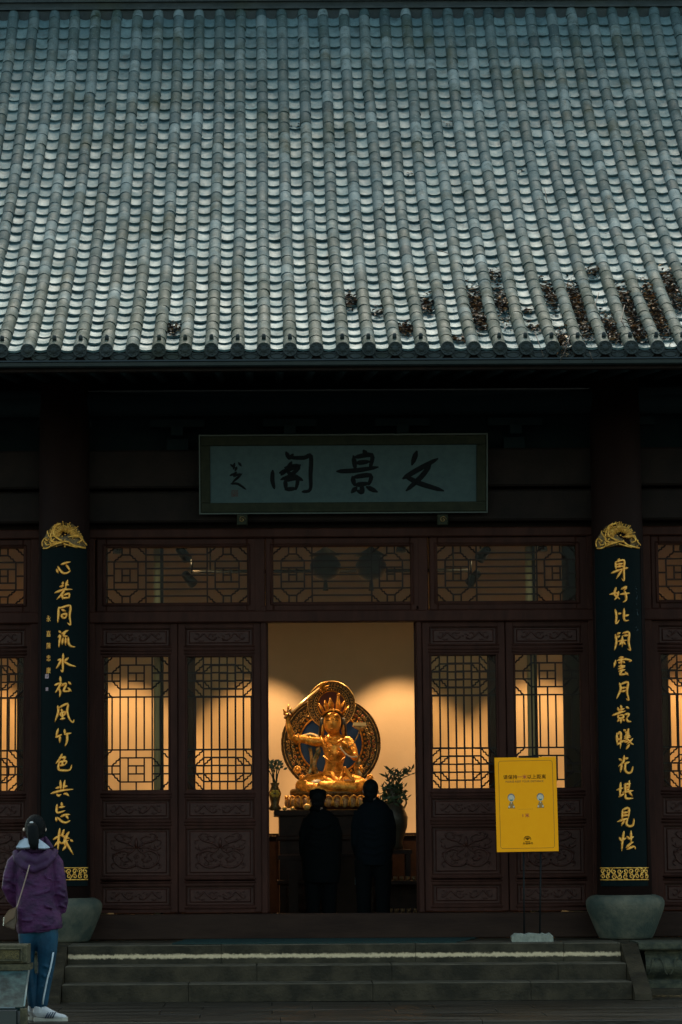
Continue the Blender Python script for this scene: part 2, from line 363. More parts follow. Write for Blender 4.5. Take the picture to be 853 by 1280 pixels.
# tiles
def pan_geo(n=6, L=.262, wd=.222, sag=.040, th=.022):
    vs = []; fs = []
    for e, (y, lift) in enumerate(((0, .026), (L, .0))):
        for lay in (0, 1):
            for k in range(n + 1):
                u = k / n * 2 - 1; ww = wd * (1 if e else 1.0)
                vs.append((u * ww / 2, y, lift + sag * u * u - lay * th * (1 if e == 0 else .4)))
    m = n + 1
    T0, B0, T1, B1 = 0, m, 2 * m, 3 * m
    for k in range(n):
        fs += [(T0 + k, T0 + k + 1, T1 + k + 1, T1 + k), (B0 + k + 1, B0 + k, B1 + k, B1 + k + 1), (B0 + k, B0 + k + 1, T0 + k + 1, T0 + k)]
    return vs, fs
def barrel_geo(n=8, L=.25, r0=.0660, r1=.0640, th=.014):
    vs = []; fs = []; m = n + 1
    for y, r, zo in ((0, r0, .002), (.02, r0 + .0005, .002), (L, r1, -.001)):
        for k in range(m):
            q = math.pi * (1.12 * k / n - .06); vs.append((r * math.cos(q), y, zo + r * math.sin(q)))
    for k in range(m):
        q = math.pi * (1.12 * k / n - .06); vs.append(((r0 - th) * math.cos(q), 0, (r0 - th) * math.sin(q)))
    for i in (0, 1):
        for k in range(n): fs.append((i * m + k + 1, i * m + k, (i + 1) * m + k, (i + 1) * m + k + 1))
    for k in range(n): fs.append((k, k + 1, 3 * m + k + 1, 3 * m + k))
    return vs, fs
def geo_mesh(name, geo, m):
    me = bpy.data.meshes.new(name); me.from_pydata(geo[0], [], geo[1]); me.polygons.foreach_set('use_smooth', [True] * len(me.polygons)); fixn(me)
    me.materials.append(m); me.update(); return me
def sharp(me, ang=R(40)):
    bm = bmesh.new(); bm.from_mesh(me)
    for e in bm.edges:
        if len(e.link_faces) == 2 and e.calc_face_angle(0) > ang: e.smooth = False
    bm.to_mesh(me); bm.free(); return me
PG, BG = pan_geo(), barrel_geo()
pan_me = sharp(geo_mesh('pan_tile', PG, PAN)); bar_me = sharp(geo_mesh('barrel_tile', BG, BARREL))
def tile_matrix(x, s, off, rz=0, rx=0, ry=0):
    y, z, a = pr(s); b_ = pr(s + .2)[2]; a = (a + b_) / 2
    nrm = Vector((0, -math.sin(a), math.cos(a)))
    return Matrix.Translation(Vector((x, y, z)) + nrm * off) @ Matrix.Rotation(a + rx, 4, 'X') @ Matrix.Rotation(rz, 4, 'Z') @ Matrix.Rotation(ry, 4, 'Y')
random.seed(11)
PE, BE = .229, .240
NPAN, NBAR = int((SL + .02) / PE), int((SL + .02) / BE)
vis = range(-11, 17)
pan_j, bar_j = MB(), MB()
cnt = [0, 0]
def addm(mb, geo, Mx):
    mb.add([Mx @ Vector(v) for v in geo[0]], geo[1], True)
for k in range(KMIN, KMAX + 1):
    wob = random.uniform(-.011, .011); ph = random.uniform(0, 9)
    for i in range(NPAN + 1):
        if k == KMAX: break
        Mx = tile_matrix(XB0 + (k + .5) * SP + random.gauss(0, .003), -.03 + i * PE + random.gauss(0, .004), .012 + random.uniform(0, .004), random.gauss(0, .012), random.gauss(0, .012), random.gauss(0, .02))
        if k in vis and i < 10 and cnt[0] < 290:
            o = link('pan_tile', pan_me, roof); o.matrix_basis = Mx; cnt[0] += 1
        else: addm(pan_j, PG, Mx)
    for i in range(NBAR + 1):
        Mx = tile_matrix(XB0 + k * SP + wob * math.sin(i * .28 + ph) + random.gauss(0, .0015), -.045 + i * BE + (0 if i == 0 else random.gauss(0, .005)), .050, random.gauss(0, .008), random.gauss(0, .006), 0)
        if k in vis and i < 10 and cnt[1] < 290:
            o = link('barrel_tile', bar_me, roof); o.matrix_basis = Mx; cnt[1] += 1
        else: addm(bar_j, BG, Mx)
for mb, nm, m in ((pan_j, 'pan_tile_field', PAN), (bar_j, 'barrel_tile_field', BARREL)):
    me = mb.mesh(nm); fixn(me); sharp(me); me.materials.append(m); o = link(nm, me, roof); tag(o, kind='stuff')
# eave end discs, drip tiles, nail caps
disc = MB()
disc.lathe([(.069, 0), (.069, .022), (.062, .026), (.056, .020), (.030, .020), (.026, .027), (.010, .029), (.001, .029)], n=20)
for q in range(8):
    a = q * math.pi / 4; disc.ball((.043 * math.cos(a), .043 * math.sin(a), .021), .008, n=6, m=4)
dme = disc.mesh('end_disc'); fixn(dme); dme.materials.append(EAVE)
drip = MB(); pr_ = []
for k in range(13):
    u = k / 12 * 2 - 1; pr_.append((u * .112, .040 * u * u - .004))
low = [(u, -(.082) * math.sqrt(max(0, 1 - (u / .113) ** 2)) - .004 - .010 * math.cos(u / .113 * math.pi)) for u, _ in pr_][::-1]
drip.prism_y([(a, b) for a, b in pr_] + low[1:-1], 0, .014)
drip.tube([(.06 * math.cos(t), -.004, -.035 + .028 * math.sin(t)) for t in [k * .55 for k in range(12)]], .006, 5, cap=False)
drme = drip.mesh('drip_tile'); fixn(drme); drme.materials.append(EAVE)
nail = MB().lathe([(.021, 0), (.020, .036), (.014, .050), (.002, .056)], n=10); nme = nail.mesh('nail_cap'); nme.materials.append(EAVE)
nskip = {-9, -5, 2, 7, 8}
for k in range(-14, 20):
    x = XB0 + k * SP; y, z, a = pr(-.045); n_ = Vector((0, -math.sin(a), math.cos(a)))
    o = link('end_disc', dme, roof); o.matrix_basis = Matrix.Translation(Vector((x, y, z)) + n_ * .046) @ Matrix.Rotation(R(90) + R(6) + random.gauss(0, .02), 4, 'X') @ Matrix.Rotation(random.uniform(0, 1), 4, 'Z')
    y, z, a = pr(-.035)
    o = link('drip_tile', drme, roof); o.matrix_basis = Matrix.Translation(Vector((x + SP / 2, y - .01, z + .012))) @ Matrix.Rotation(R(-8) + random.gauss(0, .02), 4, 'X')
    if k not in nskip:
        y, z, a = pr(.075); o = link('nail_cap', nme, roof)
        o.matrix_basis = Matrix.Translation(Vector((x, y, z)) + Vector((0, -math.sin(a), math.cos(a))) * .112) @ Matrix.Rotation(R(12), 4, 'X')
# ridge
ty, tz, ta = prof[-1]
rg = MB().prism_x([(ty - .02, tz - .1), (ty - .02, tz + .12), (ty + .0, tz + .16), (ty + .02, tz + .55), (ty + .28, tz + .55), (ty + .30, tz - .1)], RX0, RX1).build('ridge_wall', EAVE, roof)
rc = MB()
for j in range(4): rc.box(RX0 - .02, RX1 + .02, ty - .045 + (j % 2) * .02, ty + .32, tz + .14 + j * .1, tz + .165 + j * .1)
rc.build('ridge_course', EAVE, roof)
rt = MB(); rt.tube([(RX0 - .03, ty + .15, tz + .57), (RX1 + .03, ty + .15, tz + .57)], .12, 14); rt.build('ridge_cap', EAVE, roof)
hp = MB().lathe([(.07, 0), (.066, .02), (.04, .035), (.002, .04)], n=14); hme = hp.mesh('ridge_end_cap'); hme.materials.append(BARREL)
# verges close the two gable ends
for x in (RX0 - .14, RX1):
    MB().prism_x([(y, z + .14) for y, z, a in pts] + [(10.6, 5.4), (10.6, 5.0), (ty, tz - .5)] + [(y, z - .28) for y, z, a in pts[::-1]], x, x + .14).build('verge', EAVE, roof)

for x in (-HW - .02, HW - .10):
    MB().prism_x([(.02, 4.9)] + [(y, z - .10) for y, z, a in pts if y > .1] + [(10.4, 5.2), (10.4, 4.9)], x, x + .12).build('gable_wall', WALLX, hall)
MB().box(-HW + .13, HW - .13, -.02, .04, hz(470) + .001, min(z for y, z, a in prof if y > -.03) - .14).build('attic_board', SOFFIT, hall)
# eave gutter and fascia
gz = XZ(430, 448.5, -2.88)[1]; gz1 = XZ(430, 457, -2.88)[1]
gm = MB().prism_x([(-2.80, gz - .03), (-2.865, gz - .03), (-2.87, gz), (-2.885, gz), (-2.89, gz - .014), (-2.878, gz - .022), (-2.874, gz1 + .012), (-2.86, gz1), (-2.80, gz1)], RX0 - .1, RX1 + .1).build('eave_gutter', GUT, hall)
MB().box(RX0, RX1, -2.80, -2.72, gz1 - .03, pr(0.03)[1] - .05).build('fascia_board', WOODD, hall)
# lintel beams above the doors (px rows of the photograph at the door plane)
def hz(py): return XZ(430, py, 0)[1]
def beam(name, py0, py1, y0, y1, m=WOODD, x0=-HW, x1=HW, b=.02):
    return MB().bbox(x0, x1, y0, y1, hz(py1), hz(py0), b).build(name, m, hall)
colx = [XZ(79, 900, -.68)[0], XZ(778, 900, -.68)[0]]
print('columns', colx)
CX0, CX1 = XZ(79, 1145, -.42)[0], XZ(782, 1145, -.42)[0]
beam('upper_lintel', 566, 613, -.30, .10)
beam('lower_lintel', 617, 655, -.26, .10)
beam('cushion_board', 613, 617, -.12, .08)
MB().box(-HW, HW, -.06, .06, hz(566) + .002, hz(470)).build('frieze_board', SOFFIT, hall)
MB().tube([(-HW, -.35, hz(508)), (HW, -.35, hz(508))], .15, 16).build('eave_purlin', SOFFIT, hall)
for x in [CX0 + 1.17 * i for i in range(-2, 8)]:         # bracket blocks under the purlin
    if abs(x) > HW - .2: continue
    b_ = MB(); z0 = hz(566)
    b_.box(x - .11, x + .11, -.28, -.06, z0 + .002, z0 + .12); b_.box(x - .06, x + .06, -.50, -.062, z0 + .122, z0 + .22); b_.box(x - .28, x + .28, -.42, -.28, z0 + .222, z0 + .30)
    b_.build('bracket_set', SOFFIT, hall)
sf = pts[0:13]
MB().prism_x([(-2.78, gz1 + .02), (0.1, hz(470)), (0.1, hz(470) + .03), (-2.78, gz1 + .06)], -HW, HW).build('soffit_boards', SOFFIT, hall)
for x in [-HW + .3 + i * .3 for i in range(34)]:
    MB().tube([(x, -2.75, gz1 - .01), (x, 0.02, hz(470) - .04)], .045, 8).build('rafter', SOFFIT, hall)
# side and rear walls, interior room
WALLP = mat('cream_plaster', (.58, .45, .30), .9, col2=(.64, .50, .34), scale=1.5, bump=.1)
YB = 6.0
MB().box(-HW, -HW + .12, .1, YB + .2, 0, 5.6).build('side_wall', WALLP, hall)
MB().box(HW - .12, HW, .1, YB + .2, 0, 5.6).build('side_wall', WALLP, hall)
MB().box(-HW + .12, HW - .12, YB, YB + .2, 0, 5.3).build('back_wall', WALLP, hall)
MB().box(-HW + .12, HW - .12, .12, YB, 5.05, 5.12).build('ceiling', SOFFIT, hall)
for x in (-3.8, -1.3, 1.3, 3.8): MB().box(x - .1, x + .1, .13, YB - .01, 4.86, 5.045).build('ceiling_beam', WOODD, hall)
MB().box(-HW + .12, HW - .12, -.045, YB, -.19, -.004).build('interior_floor', mat('dark_floor_tile', (.016, .011, .009), .45, spec=.2, col2=(.024, .017, .013), scale=5), hall)
MB().box(-HW, HW, YB + .21, 10.5, -.2, 5.0).build('rear_block', WOODD, hall)
# threshold
zt = hz(1141.5)
MB().bbox(-HW, HW, -.09, .09, .002, zt, .012).build('threshold', mat('threshold_wood', (.018, .0085, .006), .7, spec=.1, col2=(.030, .0150, .010), scale=5, stretch=(.3, 1, 1.5), bump=.3), hall)
print('threshold', zt)
# columns on stone drums, inner columns
def column(x, y, r, top, name='column'):
    c = MB().lathe([(r * 1.04, 0.20), (r, 1.2), (r * .985, 3), (r * .95, top)], (x, y, 0), 40).build(name, COLM, hall); return c
DZ = XZ(782, 1119, -.62)[1]
def drum(x, parent):
    p = [(.262, 0), (.275, .02)]
    H = DZ
    for t, r in ((.12, .292), (.3, .325), (.5, .360), (.66, .388), (.78, .399), (.86, .397), (.93, .378), (.975, .345), (1.0, .310), (1.0, .20)): p.append((r, t * H))
    o = MB().lathe(p, (x, -.42, .002), 48).build('stone_drum', DRUMM, parent)
    for po in o.data.polygons: po.use_smooth = True
    sharp(o.data, R(60)); return o
for x in (CX0, CX1):
    c = column(x, -.40, .27, hz(470)); drum(x, c)
for x in (-HW + .1, HW - .1): MB().box(x - .1, x + .1, -.14, .14, .004, hz(560)).build('corner_post', COLM, hall)
for x in (-2.80, 2.80):
    c = column(x, 2.9, .19, 5.05, 'inner_column'); MB().lathe([(.24, 0), (.30, .05), (.31, .14), (.25, .2)], (x, 2.9, .0), 28).build('stone_drum', DRUMM, c)

# ------------------------------------------------------------------ lattice joinery
def seg(mb, x0, z0, x1, z1, t=.0155, y0=-.012, y1=.012):
    if abs(x0 - x1) < 1e-6: mb.box(x0 - t / 2, x0 + t / 2, y0 + .001, y1 - .001, min(z0, z1) - t / 2 + .0005, max(z0, z1) + t / 2 - .0005)
    elif abs(z0 - z1) < 1e-6: mb.box(min(x0, x1), max(x0, x1), y0, y1, z0 - t / 2, z0 + t / 2)
    else:
        d = Vector((x1 - x0, 0, z1 - z0)); n = Vector((-d.z, 0, d.x)).normalized()
        P = [Vector((x0, 0, z0)) + d * u + n * w_ for u, w_ in ((0, 0), (.28, .004), (.42, -.006), (.58, .006), (.72, -.004), (1, 0))]
        mb.tube(P, [(t / 2, .011)] * 6, 4, up=(0, 1, 0), cap=False) if False else mb.tube(P, t * .62, 6, cap=False)
def lattice_door(w_, h_):
    mb = MB(); cw = w_ / 8; rh = h_ / 16.6
    Xc = lambda c: c * cw - w_ / 2
    rows = [h_ - r * rh for r in range(6)] + [r * rh for r in range(5, -1, -1)]        # 0..5 top block, 6..11 bottom block
    H = lambda r, a, b: seg(mb, Xc(a), rows[r], Xc(b), rows[r]); V = lambda c, a, b: seg(mb, Xc(c), rows[a], Xc(c), rows[b]); D = lambda a, r, b, q: seg(mb, Xc(a), rows[r], Xc(b), rows[q])
    H(5, 0, 8); H(6, 0, 8); V(2, 0, 11); V(6, 0, 11)
    for c in (1, 3, 4, 5, 7): V(c, 5, 6)
    for o in (0, 6):
        V(4, o, o + 1); V(4, o + 4, o + 5); H(o + 1, 2, 6); H(o + 4, 2, 6)
        H(o + 2, 3, 5); H(o + 3, 3, 5); V(3, o + 1, o + 4); V(5, o + 1, o + 4); V(4, o + 2, o + 3)
        for r in (o + 2, o + 3): H(r, 0, 2); H(r, 6, 8)
        V(1, o + 2, o + 3); V(7, o + 2, o + 3)
        D(1, o + 2, 2, o + 1); D(1, o + 3, 2, o + 4); D(7, o + 2, 6, o + 1); D(7, o + 3, 6, o + 4)
        D(0, o + 1, 1, o); D(0, o + 4, 1, o + 5); D(8, o + 1, 7, o); D(8, o + 4, 7, o + 5)
    return mb
def lattice_transom(w_, h_):
    mb = MB(); rh = h_ / 8; cw = w_ * .0565; Z = lambda r: h_ - r * rh
    xs = [-w_ / 2 + i * cw for i in range(6)]
    for sgn in (-1, 1):
        X = lambda c: (xs[c] if sgn < 0 else -xs[c])
        H = lambda r, a, b: seg(mb, X(a), Z(r), X(b), Z(r)); V = lambda c, a, b: seg(mb, X(c), Z(a), X(c), Z(b)); D = lambda a, r, b, q: seg(mb, X(a), Z(r), X(b), Z(q))
        V(5, 0, 8); V(1, 2, 6); V(4, 2, 6); V(2, 0, 1); V(3, 0, 1); V(2, 7, 8); V(3, 7, 8)
        H(1, 2, 3); H(7, 2, 3); H(2, 0, 5); H(6, 0, 5); H(3, 1, 4); H(5, 1, 4); V(2, 3, 5); V(3, 3, 5); H(4, 0, 1); H(4, 2, 3); H(4, 4, 5)
        D(1, 2, 2, 1); D(4, 2, 3, 1); D(1, 6, 2, 7); D(4, 6, 3, 7); D(0, 1, 1, 0); D(0, 7, 1, 8); D(5, 1, 4, 0); D(5, 7, 4, 8)
    for r in range(1, 8): seg(mb, xs[5], Z(r), -xs[5], Z(r))
    return mb
# carved reliefs
def spiral(cx, cz, r0, turns, sgn, a0, n=22, y=-.004):
    return [(cx + sgn * r0 * (1 - t) * math.cos(a0 + t * turns * 6.283), y - .002 * (1 - t), cz + r0 * (1 - t) * math.sin(a0 + t * turns * 6.283)) for t in [i / n for i in range(n + 1)]]
def relief_big(w_, h_):
    mb = MB(); KR = 1.35
    for s in (-1, 1):
        def T(l, r=.006): mb.tube([(s * x * w_, -.005 - .004 * math.sin(i * .9), z * h_) for i, (x, z) in enumerate(cr_pts(l))], r * 1.35, 6)
        T([(.02, .18), (-.12 * -1, .12), (.26, .14), (.36, .26), (.36, .44), (.24, .54), (.10, .50), (.03, .62), (.14, .72), (.30, .80), (.36, .90)], .0075)
        T([(.05, .60), (.18, .62), (.34, .56), (.42, .62)], .006)
        T([(.36, .26), (.42, .18), (.38, .10)], .005); T([(.24, .54), (.33, .50), (.40, .44), (.38, .36)], .005)
        T([(.10, .50), (.16, .40), (.10, .32), (.18, .26), (.26, .34), (.22, .40)], .0055)
        T([(.14, .72), (.08, .82), (.16, .90), (.24, .88)], .005); T([(.36, .90), (.30, .96), (.22, .94)], .004); T([(.36, .80), (.43, .78), (.41, .70)], .004)
    mb.tube([(0, -.006, h_ * .6), (0, -.008, h_ * .74), (0, -.004, h_ * .86)], [.012, .018, .006], 7)
    mb.tube(spiral(0, h_ * .38, .03, 1.5, 1, 0), .005, 6)
    random.seed(4)
    for _ in range(46):
        x, z = random.uniform(-.40, .40) * w_, random.uniform(.12, .92) * h_
        a = random.uniform(0, 6.28); l = random.uniform(.010, .024)
        mb.tube([(x - l * math.cos(a), -.001, z - l * math.sin(a)), (x, -.0045, z + .004), (x + l * math.cos(a), -.001, z + l * math.sin(a))], .0042, 5)
    return mb
def cr_pts(P, n=5):
    out = []; m = len(P)
    for i in range(m - 1):
        p0, p1, p2, p3 = P[max(i - 1, 0)], P[i], P[i + 1], P[min(i + 2, m - 1)]
        for k in range(n):
            t = k / n; out.append(tuple(.5 * (2 * b + (c - a) * t + (2 * a - 5 * b + 4 * c - d) * t * t + (3 * b - a - 3 * c + d) * t ** 3) for a, b, c, d in zip(p0, p1, p2, p3)))
    out.append(tuple(P[-1])); return out
def relief_small(w_, h_, seed=1):
    mb = MB()
    for s in (-1, 1):
        T = lambda l, r: mb.tube([(s * x * w_, -.003 - .004 * math.sin(i * .8), z * h_) for i, (x, z) in enumerate(cr_pts(l))], r * 1.4, 6)
        T([(.05, .45), (.12, .30), (.20, .50), (.27, .72), (.34, .50), (.40, .36), (.43, .5)], .006)
        T([(.20, .50), (.16, .70), (.11, .66)], .0045); T([(.34, .5), (.36, .72), (.41, .7)], .004); T([(.27, .3), (.31, .22), (.35, .3)], .004)
    random.seed(seed)
    for _ in range(12):
        x, z = random.uniform(-.12, .12) * w_, random.uniform(.3, .72) * h_
        mb.ball((x, -.002, z), random.uniform(.006, .011), .006, random.uniform(.005, .009), n=6, m=4)
    return mb
LW = .862
k_ = 1 / 119.9
def vz(py): return hz(py)                      # heights straight from the photograph at the door plane
Z0L, Z1L = vz(1139.5), vz(778)
wz0, wz1 = vz(986), vz(820)
GWd = .668
lat_me = lattice_door(GWd, wz1 - wz0).mesh('lattice'); lat_me.materials.append(LATT)
def panel_mesh(w_, h_):
    mb = MB(); mb.box(-w_ / 2 - .02, w_ / 2 + .02, .012, .03, -.02, h_ + .02)
    mb.bbox(-w_ / 2 + .035, w_ / 2 - .035, -.002, .0125, .03, h_ - .03, .012)
    me = mb.mesh('panel_board'); me.materials.append(CARVE); return me
def framem():
    mb = MB(); sw_ = .078; y0, y1 = -.032, .032
    mb.bbox(-LW / 2, -LW / 2 + sw_, y0, y1, Z0L, Z1L, .006); mb.bbox(LW / 2 - sw_, LW / 2, y0, y1, Z0L, Z1L, .006)
    a, b = -LW / 2 + sw_ - .001, LW / 2 - sw_ + .001
    rails = [(1139.5, 1131), (1106, 1099), (1102, 1094), (1034, 1023), (998, 987), (819, 807), (784, 778)]
    for p0, p1 in rails: mb.box(a, b, y0 + .004, y1 - .003, vz(p0), vz(p1))
    # proud half-round mouldings across the leaf
    for py in (1134, 1097.5, 1101.5, 1026, 1030, 991, 995, 812, 816, 807): mb.tube([(a - .015, y0 + .002, vz(py)), (b + .015, y0 + .002, vz(py))], (.011), 6)
    return mb
fr_me = framem().mesh('leaf_frame'); fr_me.materials.append(WOOD)
specs = [(1131, 1106, 's'), (1094, 1034, 'b'), (1023, 998, 's'), (807, 784, 's')]
pan_meshes = []
for i, (p0, p1, kd) in enumerate(specs):
    z0, z1 = vz(p0), vz(p1); w_ = LW - .156
    c = (relief_big if kd == 'b' else relief_small)(w_ * .86, (z1 - z0) * .84)
    cme = c.mesh('carving'); cme.materials.append(CARVE)
    # moulding round the panel
    m_ = MB(); t = .014
    m_.bbox(-w_ / 2, w_ / 2, -.016, .012, 0, t, .005); m_.bbox(-w_ / 2, w_ / 2, -.016, .012, z1 - z0 - t, z1 - z0, .005)
    m_.bbox(-w_ / 2, -w_ / 2 + t, -.015, .012, t, z1 - z0 - t, .005); m_.bbox(w_ / 2 - t, w_ / 2, -.015, .012, t, z1 - z0 - t, .005)
    mme = m_.mesh('panel_moulding'); mme.materials.append(WOOD)
    pan_meshes.append((z0, z1 - z0, panel_mesh(w_, z1 - z0), cme, mme))
gl_me = MB().add([(-GWd / 2, 0, 0), (GWd / 2, 0, 0), (GWd / 2, 0, wz1 - wz0), (-GWd / 2, 0, wz1 - wz0)], [(0, 1, 2, 3)]).mesh('pane'); gl_me.materials.append(GLASS)
wf = MB(); t = .024; h_ = wz1 - wz0; g_ = (LW - .156) / 2 + .001
wf.bbox(-g_, g_, -.022, .02, -.03, .0, .005); wf.bbox(-g_, g_, -.022, .02, h_, h_ + .03, .005); wf.bbox(-g_, -GWd / 2, -.021, .02, 0, h_, .005); wf.bbox(GWd / 2, g_, -.021, .02, 0, h_, .005)
wf_me = wf.mesh('window_surround'); wf_me.materials.append(WOOD)
def door_leaf(x, y, label=None):
    lf = link('door_leaf', fr_me, hall); lf.location = (x, y, 0)
    if label: lf['label'] = label
    link('window_surround', wf_me, lf, (0, 0, wz0)); link('lattice', lat_me, lf, (0, 0, wz0)); link('pane', gl_me, lf, (0, .018, wz0))
    for z0, hh, pm, cm, mm in pan_meshes:
        link('panel_board', pm, lf, (0, 0, z0)); link('carving', cm, lf, (0, -.004, z0 + hh * .08)); link('panel_moulding', mm, lf, (0, 0, z0))
    return lf
def lx(px): return XZ(px, 960, 0)[0]
for px in (170.5, 275, 581.5, 686.5): door_leaf(lx(px), 0)
for px, y in ((284.5, .10), (572, .10)): door_leaf(lx(px), y, 'door leaf standing open, folded back behind its neighbour')
for px in (-11, -117, 869.5, 975): door_leaf(lx(px), 0)
for px, y in ((-20, .10), (880, .10)): door_leaf(lx(px), y)
for a_, b_ in ((-HW + .2, lx(-172)), (lx(1030), HW - .2)): MB().box(a_, b_, -.02, .03, zt, hz(660)).build('timber_wall', WOOD, hall)
# posts of the frame
def post(pa, pb, p0=668, p1=1141, yy=-.07):
    a, b = lx(pa), lx(pb); return MB().bbox(a, b, yy, .07, hz(p1) - .001, hz(p0), .01).build('frame_post', WOOD, hall)
post(104, 119); post(738, 752); post(38, 52, yy=-.068); post(806, 818, yy=-.068); post(326.5, 334.5, 757, yy=-.05); post(522, 529, 757, yy=-.05)
post(-180, -171); post(1029, 1040); post(319, 333, 660, 770, -.045); post(523.5, 538, 660, 770, -.045)
for px in (222.7, 633.9, 817.5, 922, -64): MB().box(lx(px) - .03, lx(px) + .03, .034, .05, zt, hz(776)).build('meeting_strip', WOOD, hall)
# transoms
tz0, tz1 = hz(752.5), hz(683.5)
def transom(pa, pb, fa, fb):
    a, b = XZ(pa, 718, 0)[0], XZ(pb, 718, 0)[0]; A, B = XZ(fa, 718, 0)[0], XZ(fb, 718, 0)[0]; mid = (a + b) / 2
    z0, z1 = hz(764), hz(672)
    f = MB(); f.bbox(A, a, -.05, .04, z0, z1, .012); f.bbox(b, B, -.05, .04, z0, z1, .012); f.bbox(a, b, -.048, .04, z0, tz0, .012); f.bbox(a, b, -.048, .04, tz1, z1, .012)
    i_ = .028
    f.tube([(a - i_, -.05, tz0 - i_), (b + i_, -.05, tz0 - i_)], .009, 6); f.tube([(a - i_, -.05, tz1 + i_), (b + i_, -.05, tz1 + i_)], .009, 6)
    f.tube([(a - i_, -.05, tz0 - i_), (a - i_, -.05, tz1 + i_)], .009, 6); f.tube([(b + i_, -.05, tz0 - i_), (b + i_, -.05, tz1 + i_)], .009, 6)
    fo = f.build('transom_window', WOOD, hall)
    lm = lattice_transom(b - a, tz1 - tz0).build('lattice', LATT, fo, (mid, 0, tz0))
    MB().add([(a, .018, tz0), (b, .018, tz0), (b, .018, tz1), (a, .018, tz1)], [(0, 1, 2, 3)]).build('pane', GLASS, fo)
for q in ((133, 309, 121, 320), (342, 513, 332, 524), (547, 720, 537, 735), (-146, 30, -158, 40), (823, 999, 813, 1010)): transom(*q)
MB().bbox(-HW, HW, -.09, .07, hz(778), hz(763.5), .012).build('door_head_rail', WOOD, hall)
MB().bbox(-HW, HW, -.10, .07, hz(672.5), hz(661), .012).build('top_rail', WOOD, hall)
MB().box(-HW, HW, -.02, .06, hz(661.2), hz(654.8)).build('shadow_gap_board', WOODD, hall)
# ------------------------------------------------------------------ brush writing, traced stroke by stroke
def stroke_mesh(mb, strokes, to_local, width, lift=.008, taper=(.75, 1.0, .35), place=lambda u, v, h: (u, -h, v)):
    """strokes in picture units; each a raised ridge with a swelling body and a thin tip"""
    for st_ in strokes:
        P = [to_local(*p) for p in st_]
        if len(P) > 2: P = cr_pts(P, 4)
        else: P = [tuple(P[0][j] + (P[1][j] - P[0][j]) * t / 4 for j in (0, 1)) for t in range(5)]
        # drop doubles
        Q = [P[0]]
        for p in P[1:]:
            if math.dist(p, Q[-1]) > 1e-4: Q.append(p)
        m = len(Q); L_ = sum(math.dist(Q[i], Q[i + 1]) for i in range(m - 1)); vs = []; acc = 0
        for i, p in enumerate(Q):
            if i: acc += math.dist(Q[i - 1], p)
            t = acc / max(L_, 1e-6)
            a = Q[max(i - 1, 0)]; b = Q[min(i + 1, m - 1)]; dx, dz = b[0] - a[0], b[1] - a[1]; l = math.hypot(dx, dz) or 1
            wv = width * (taper[0] + (taper[1] - taper[0]) * min(1, t * 4)) if t < .55 else width * (taper[1] + (taper[2] - taper[1]) * (t - .55) / .45)
            wv *= .5; nx, nz = -dz / l * wv, dx / l * wv
            e = (dx / l * wv * .7 if i == m - 1 else (-dx / l * wv * .7 if i == 0 else 0), dz / l * wv * .7 if i == m - 1 else (-dz / l * wv * .7 if i == 0 else 0))
            cx, cz = p[0] + e[0], p[1] + e[1]; f = .35 if i in (0, m - 1) else 1
            vs += [place(cx + nx * f, cz + nz * f, 0), place(cx + nx * .5 * f, cz + nz * .5 * f, lift * f), place(cx - nx * .5 * f, cz - nz * .5 * f, lift * f), place(cx - nx * f, cz - nz * f, 0)]
        fs = []
        for i in range(m - 1):
            for k in range(3): fs.append((i * 4 + k, i * 4 + k + 1, (i + 1) * 4 + k + 1, (i + 1) * 4 + k))
        fs += [(0, 1, 2, 3), ((m - 1) * 4 + 3, (m - 1) * 4 + 2, (m - 1) * 4 + 1, (m - 1) * 4)]
        mb.add(vs, fs)
def text_mesh(txt, size, depth=.002, align='CENTER', spacing=1.0, bold=0.0):
    c = bpy.data.curves.new('t', 'FONT'); c.body = txt; c.size = size; c.extrude = depth; c.align_x = align; c.resolution_u = 2; c.space_character = spacing; c.offset = bold
    o = bpy.data.objects.new('t', c); COL.objects.link(o); bpy.context.view_layer.update()
    dg = bpy.context.evaluated_depsgraph_get(); me = bpy.data.meshes.new_from_object(o.evaluated_get(dg)); bpy.data.objects.remove(o); bpy.data.curves.remove(c); return me

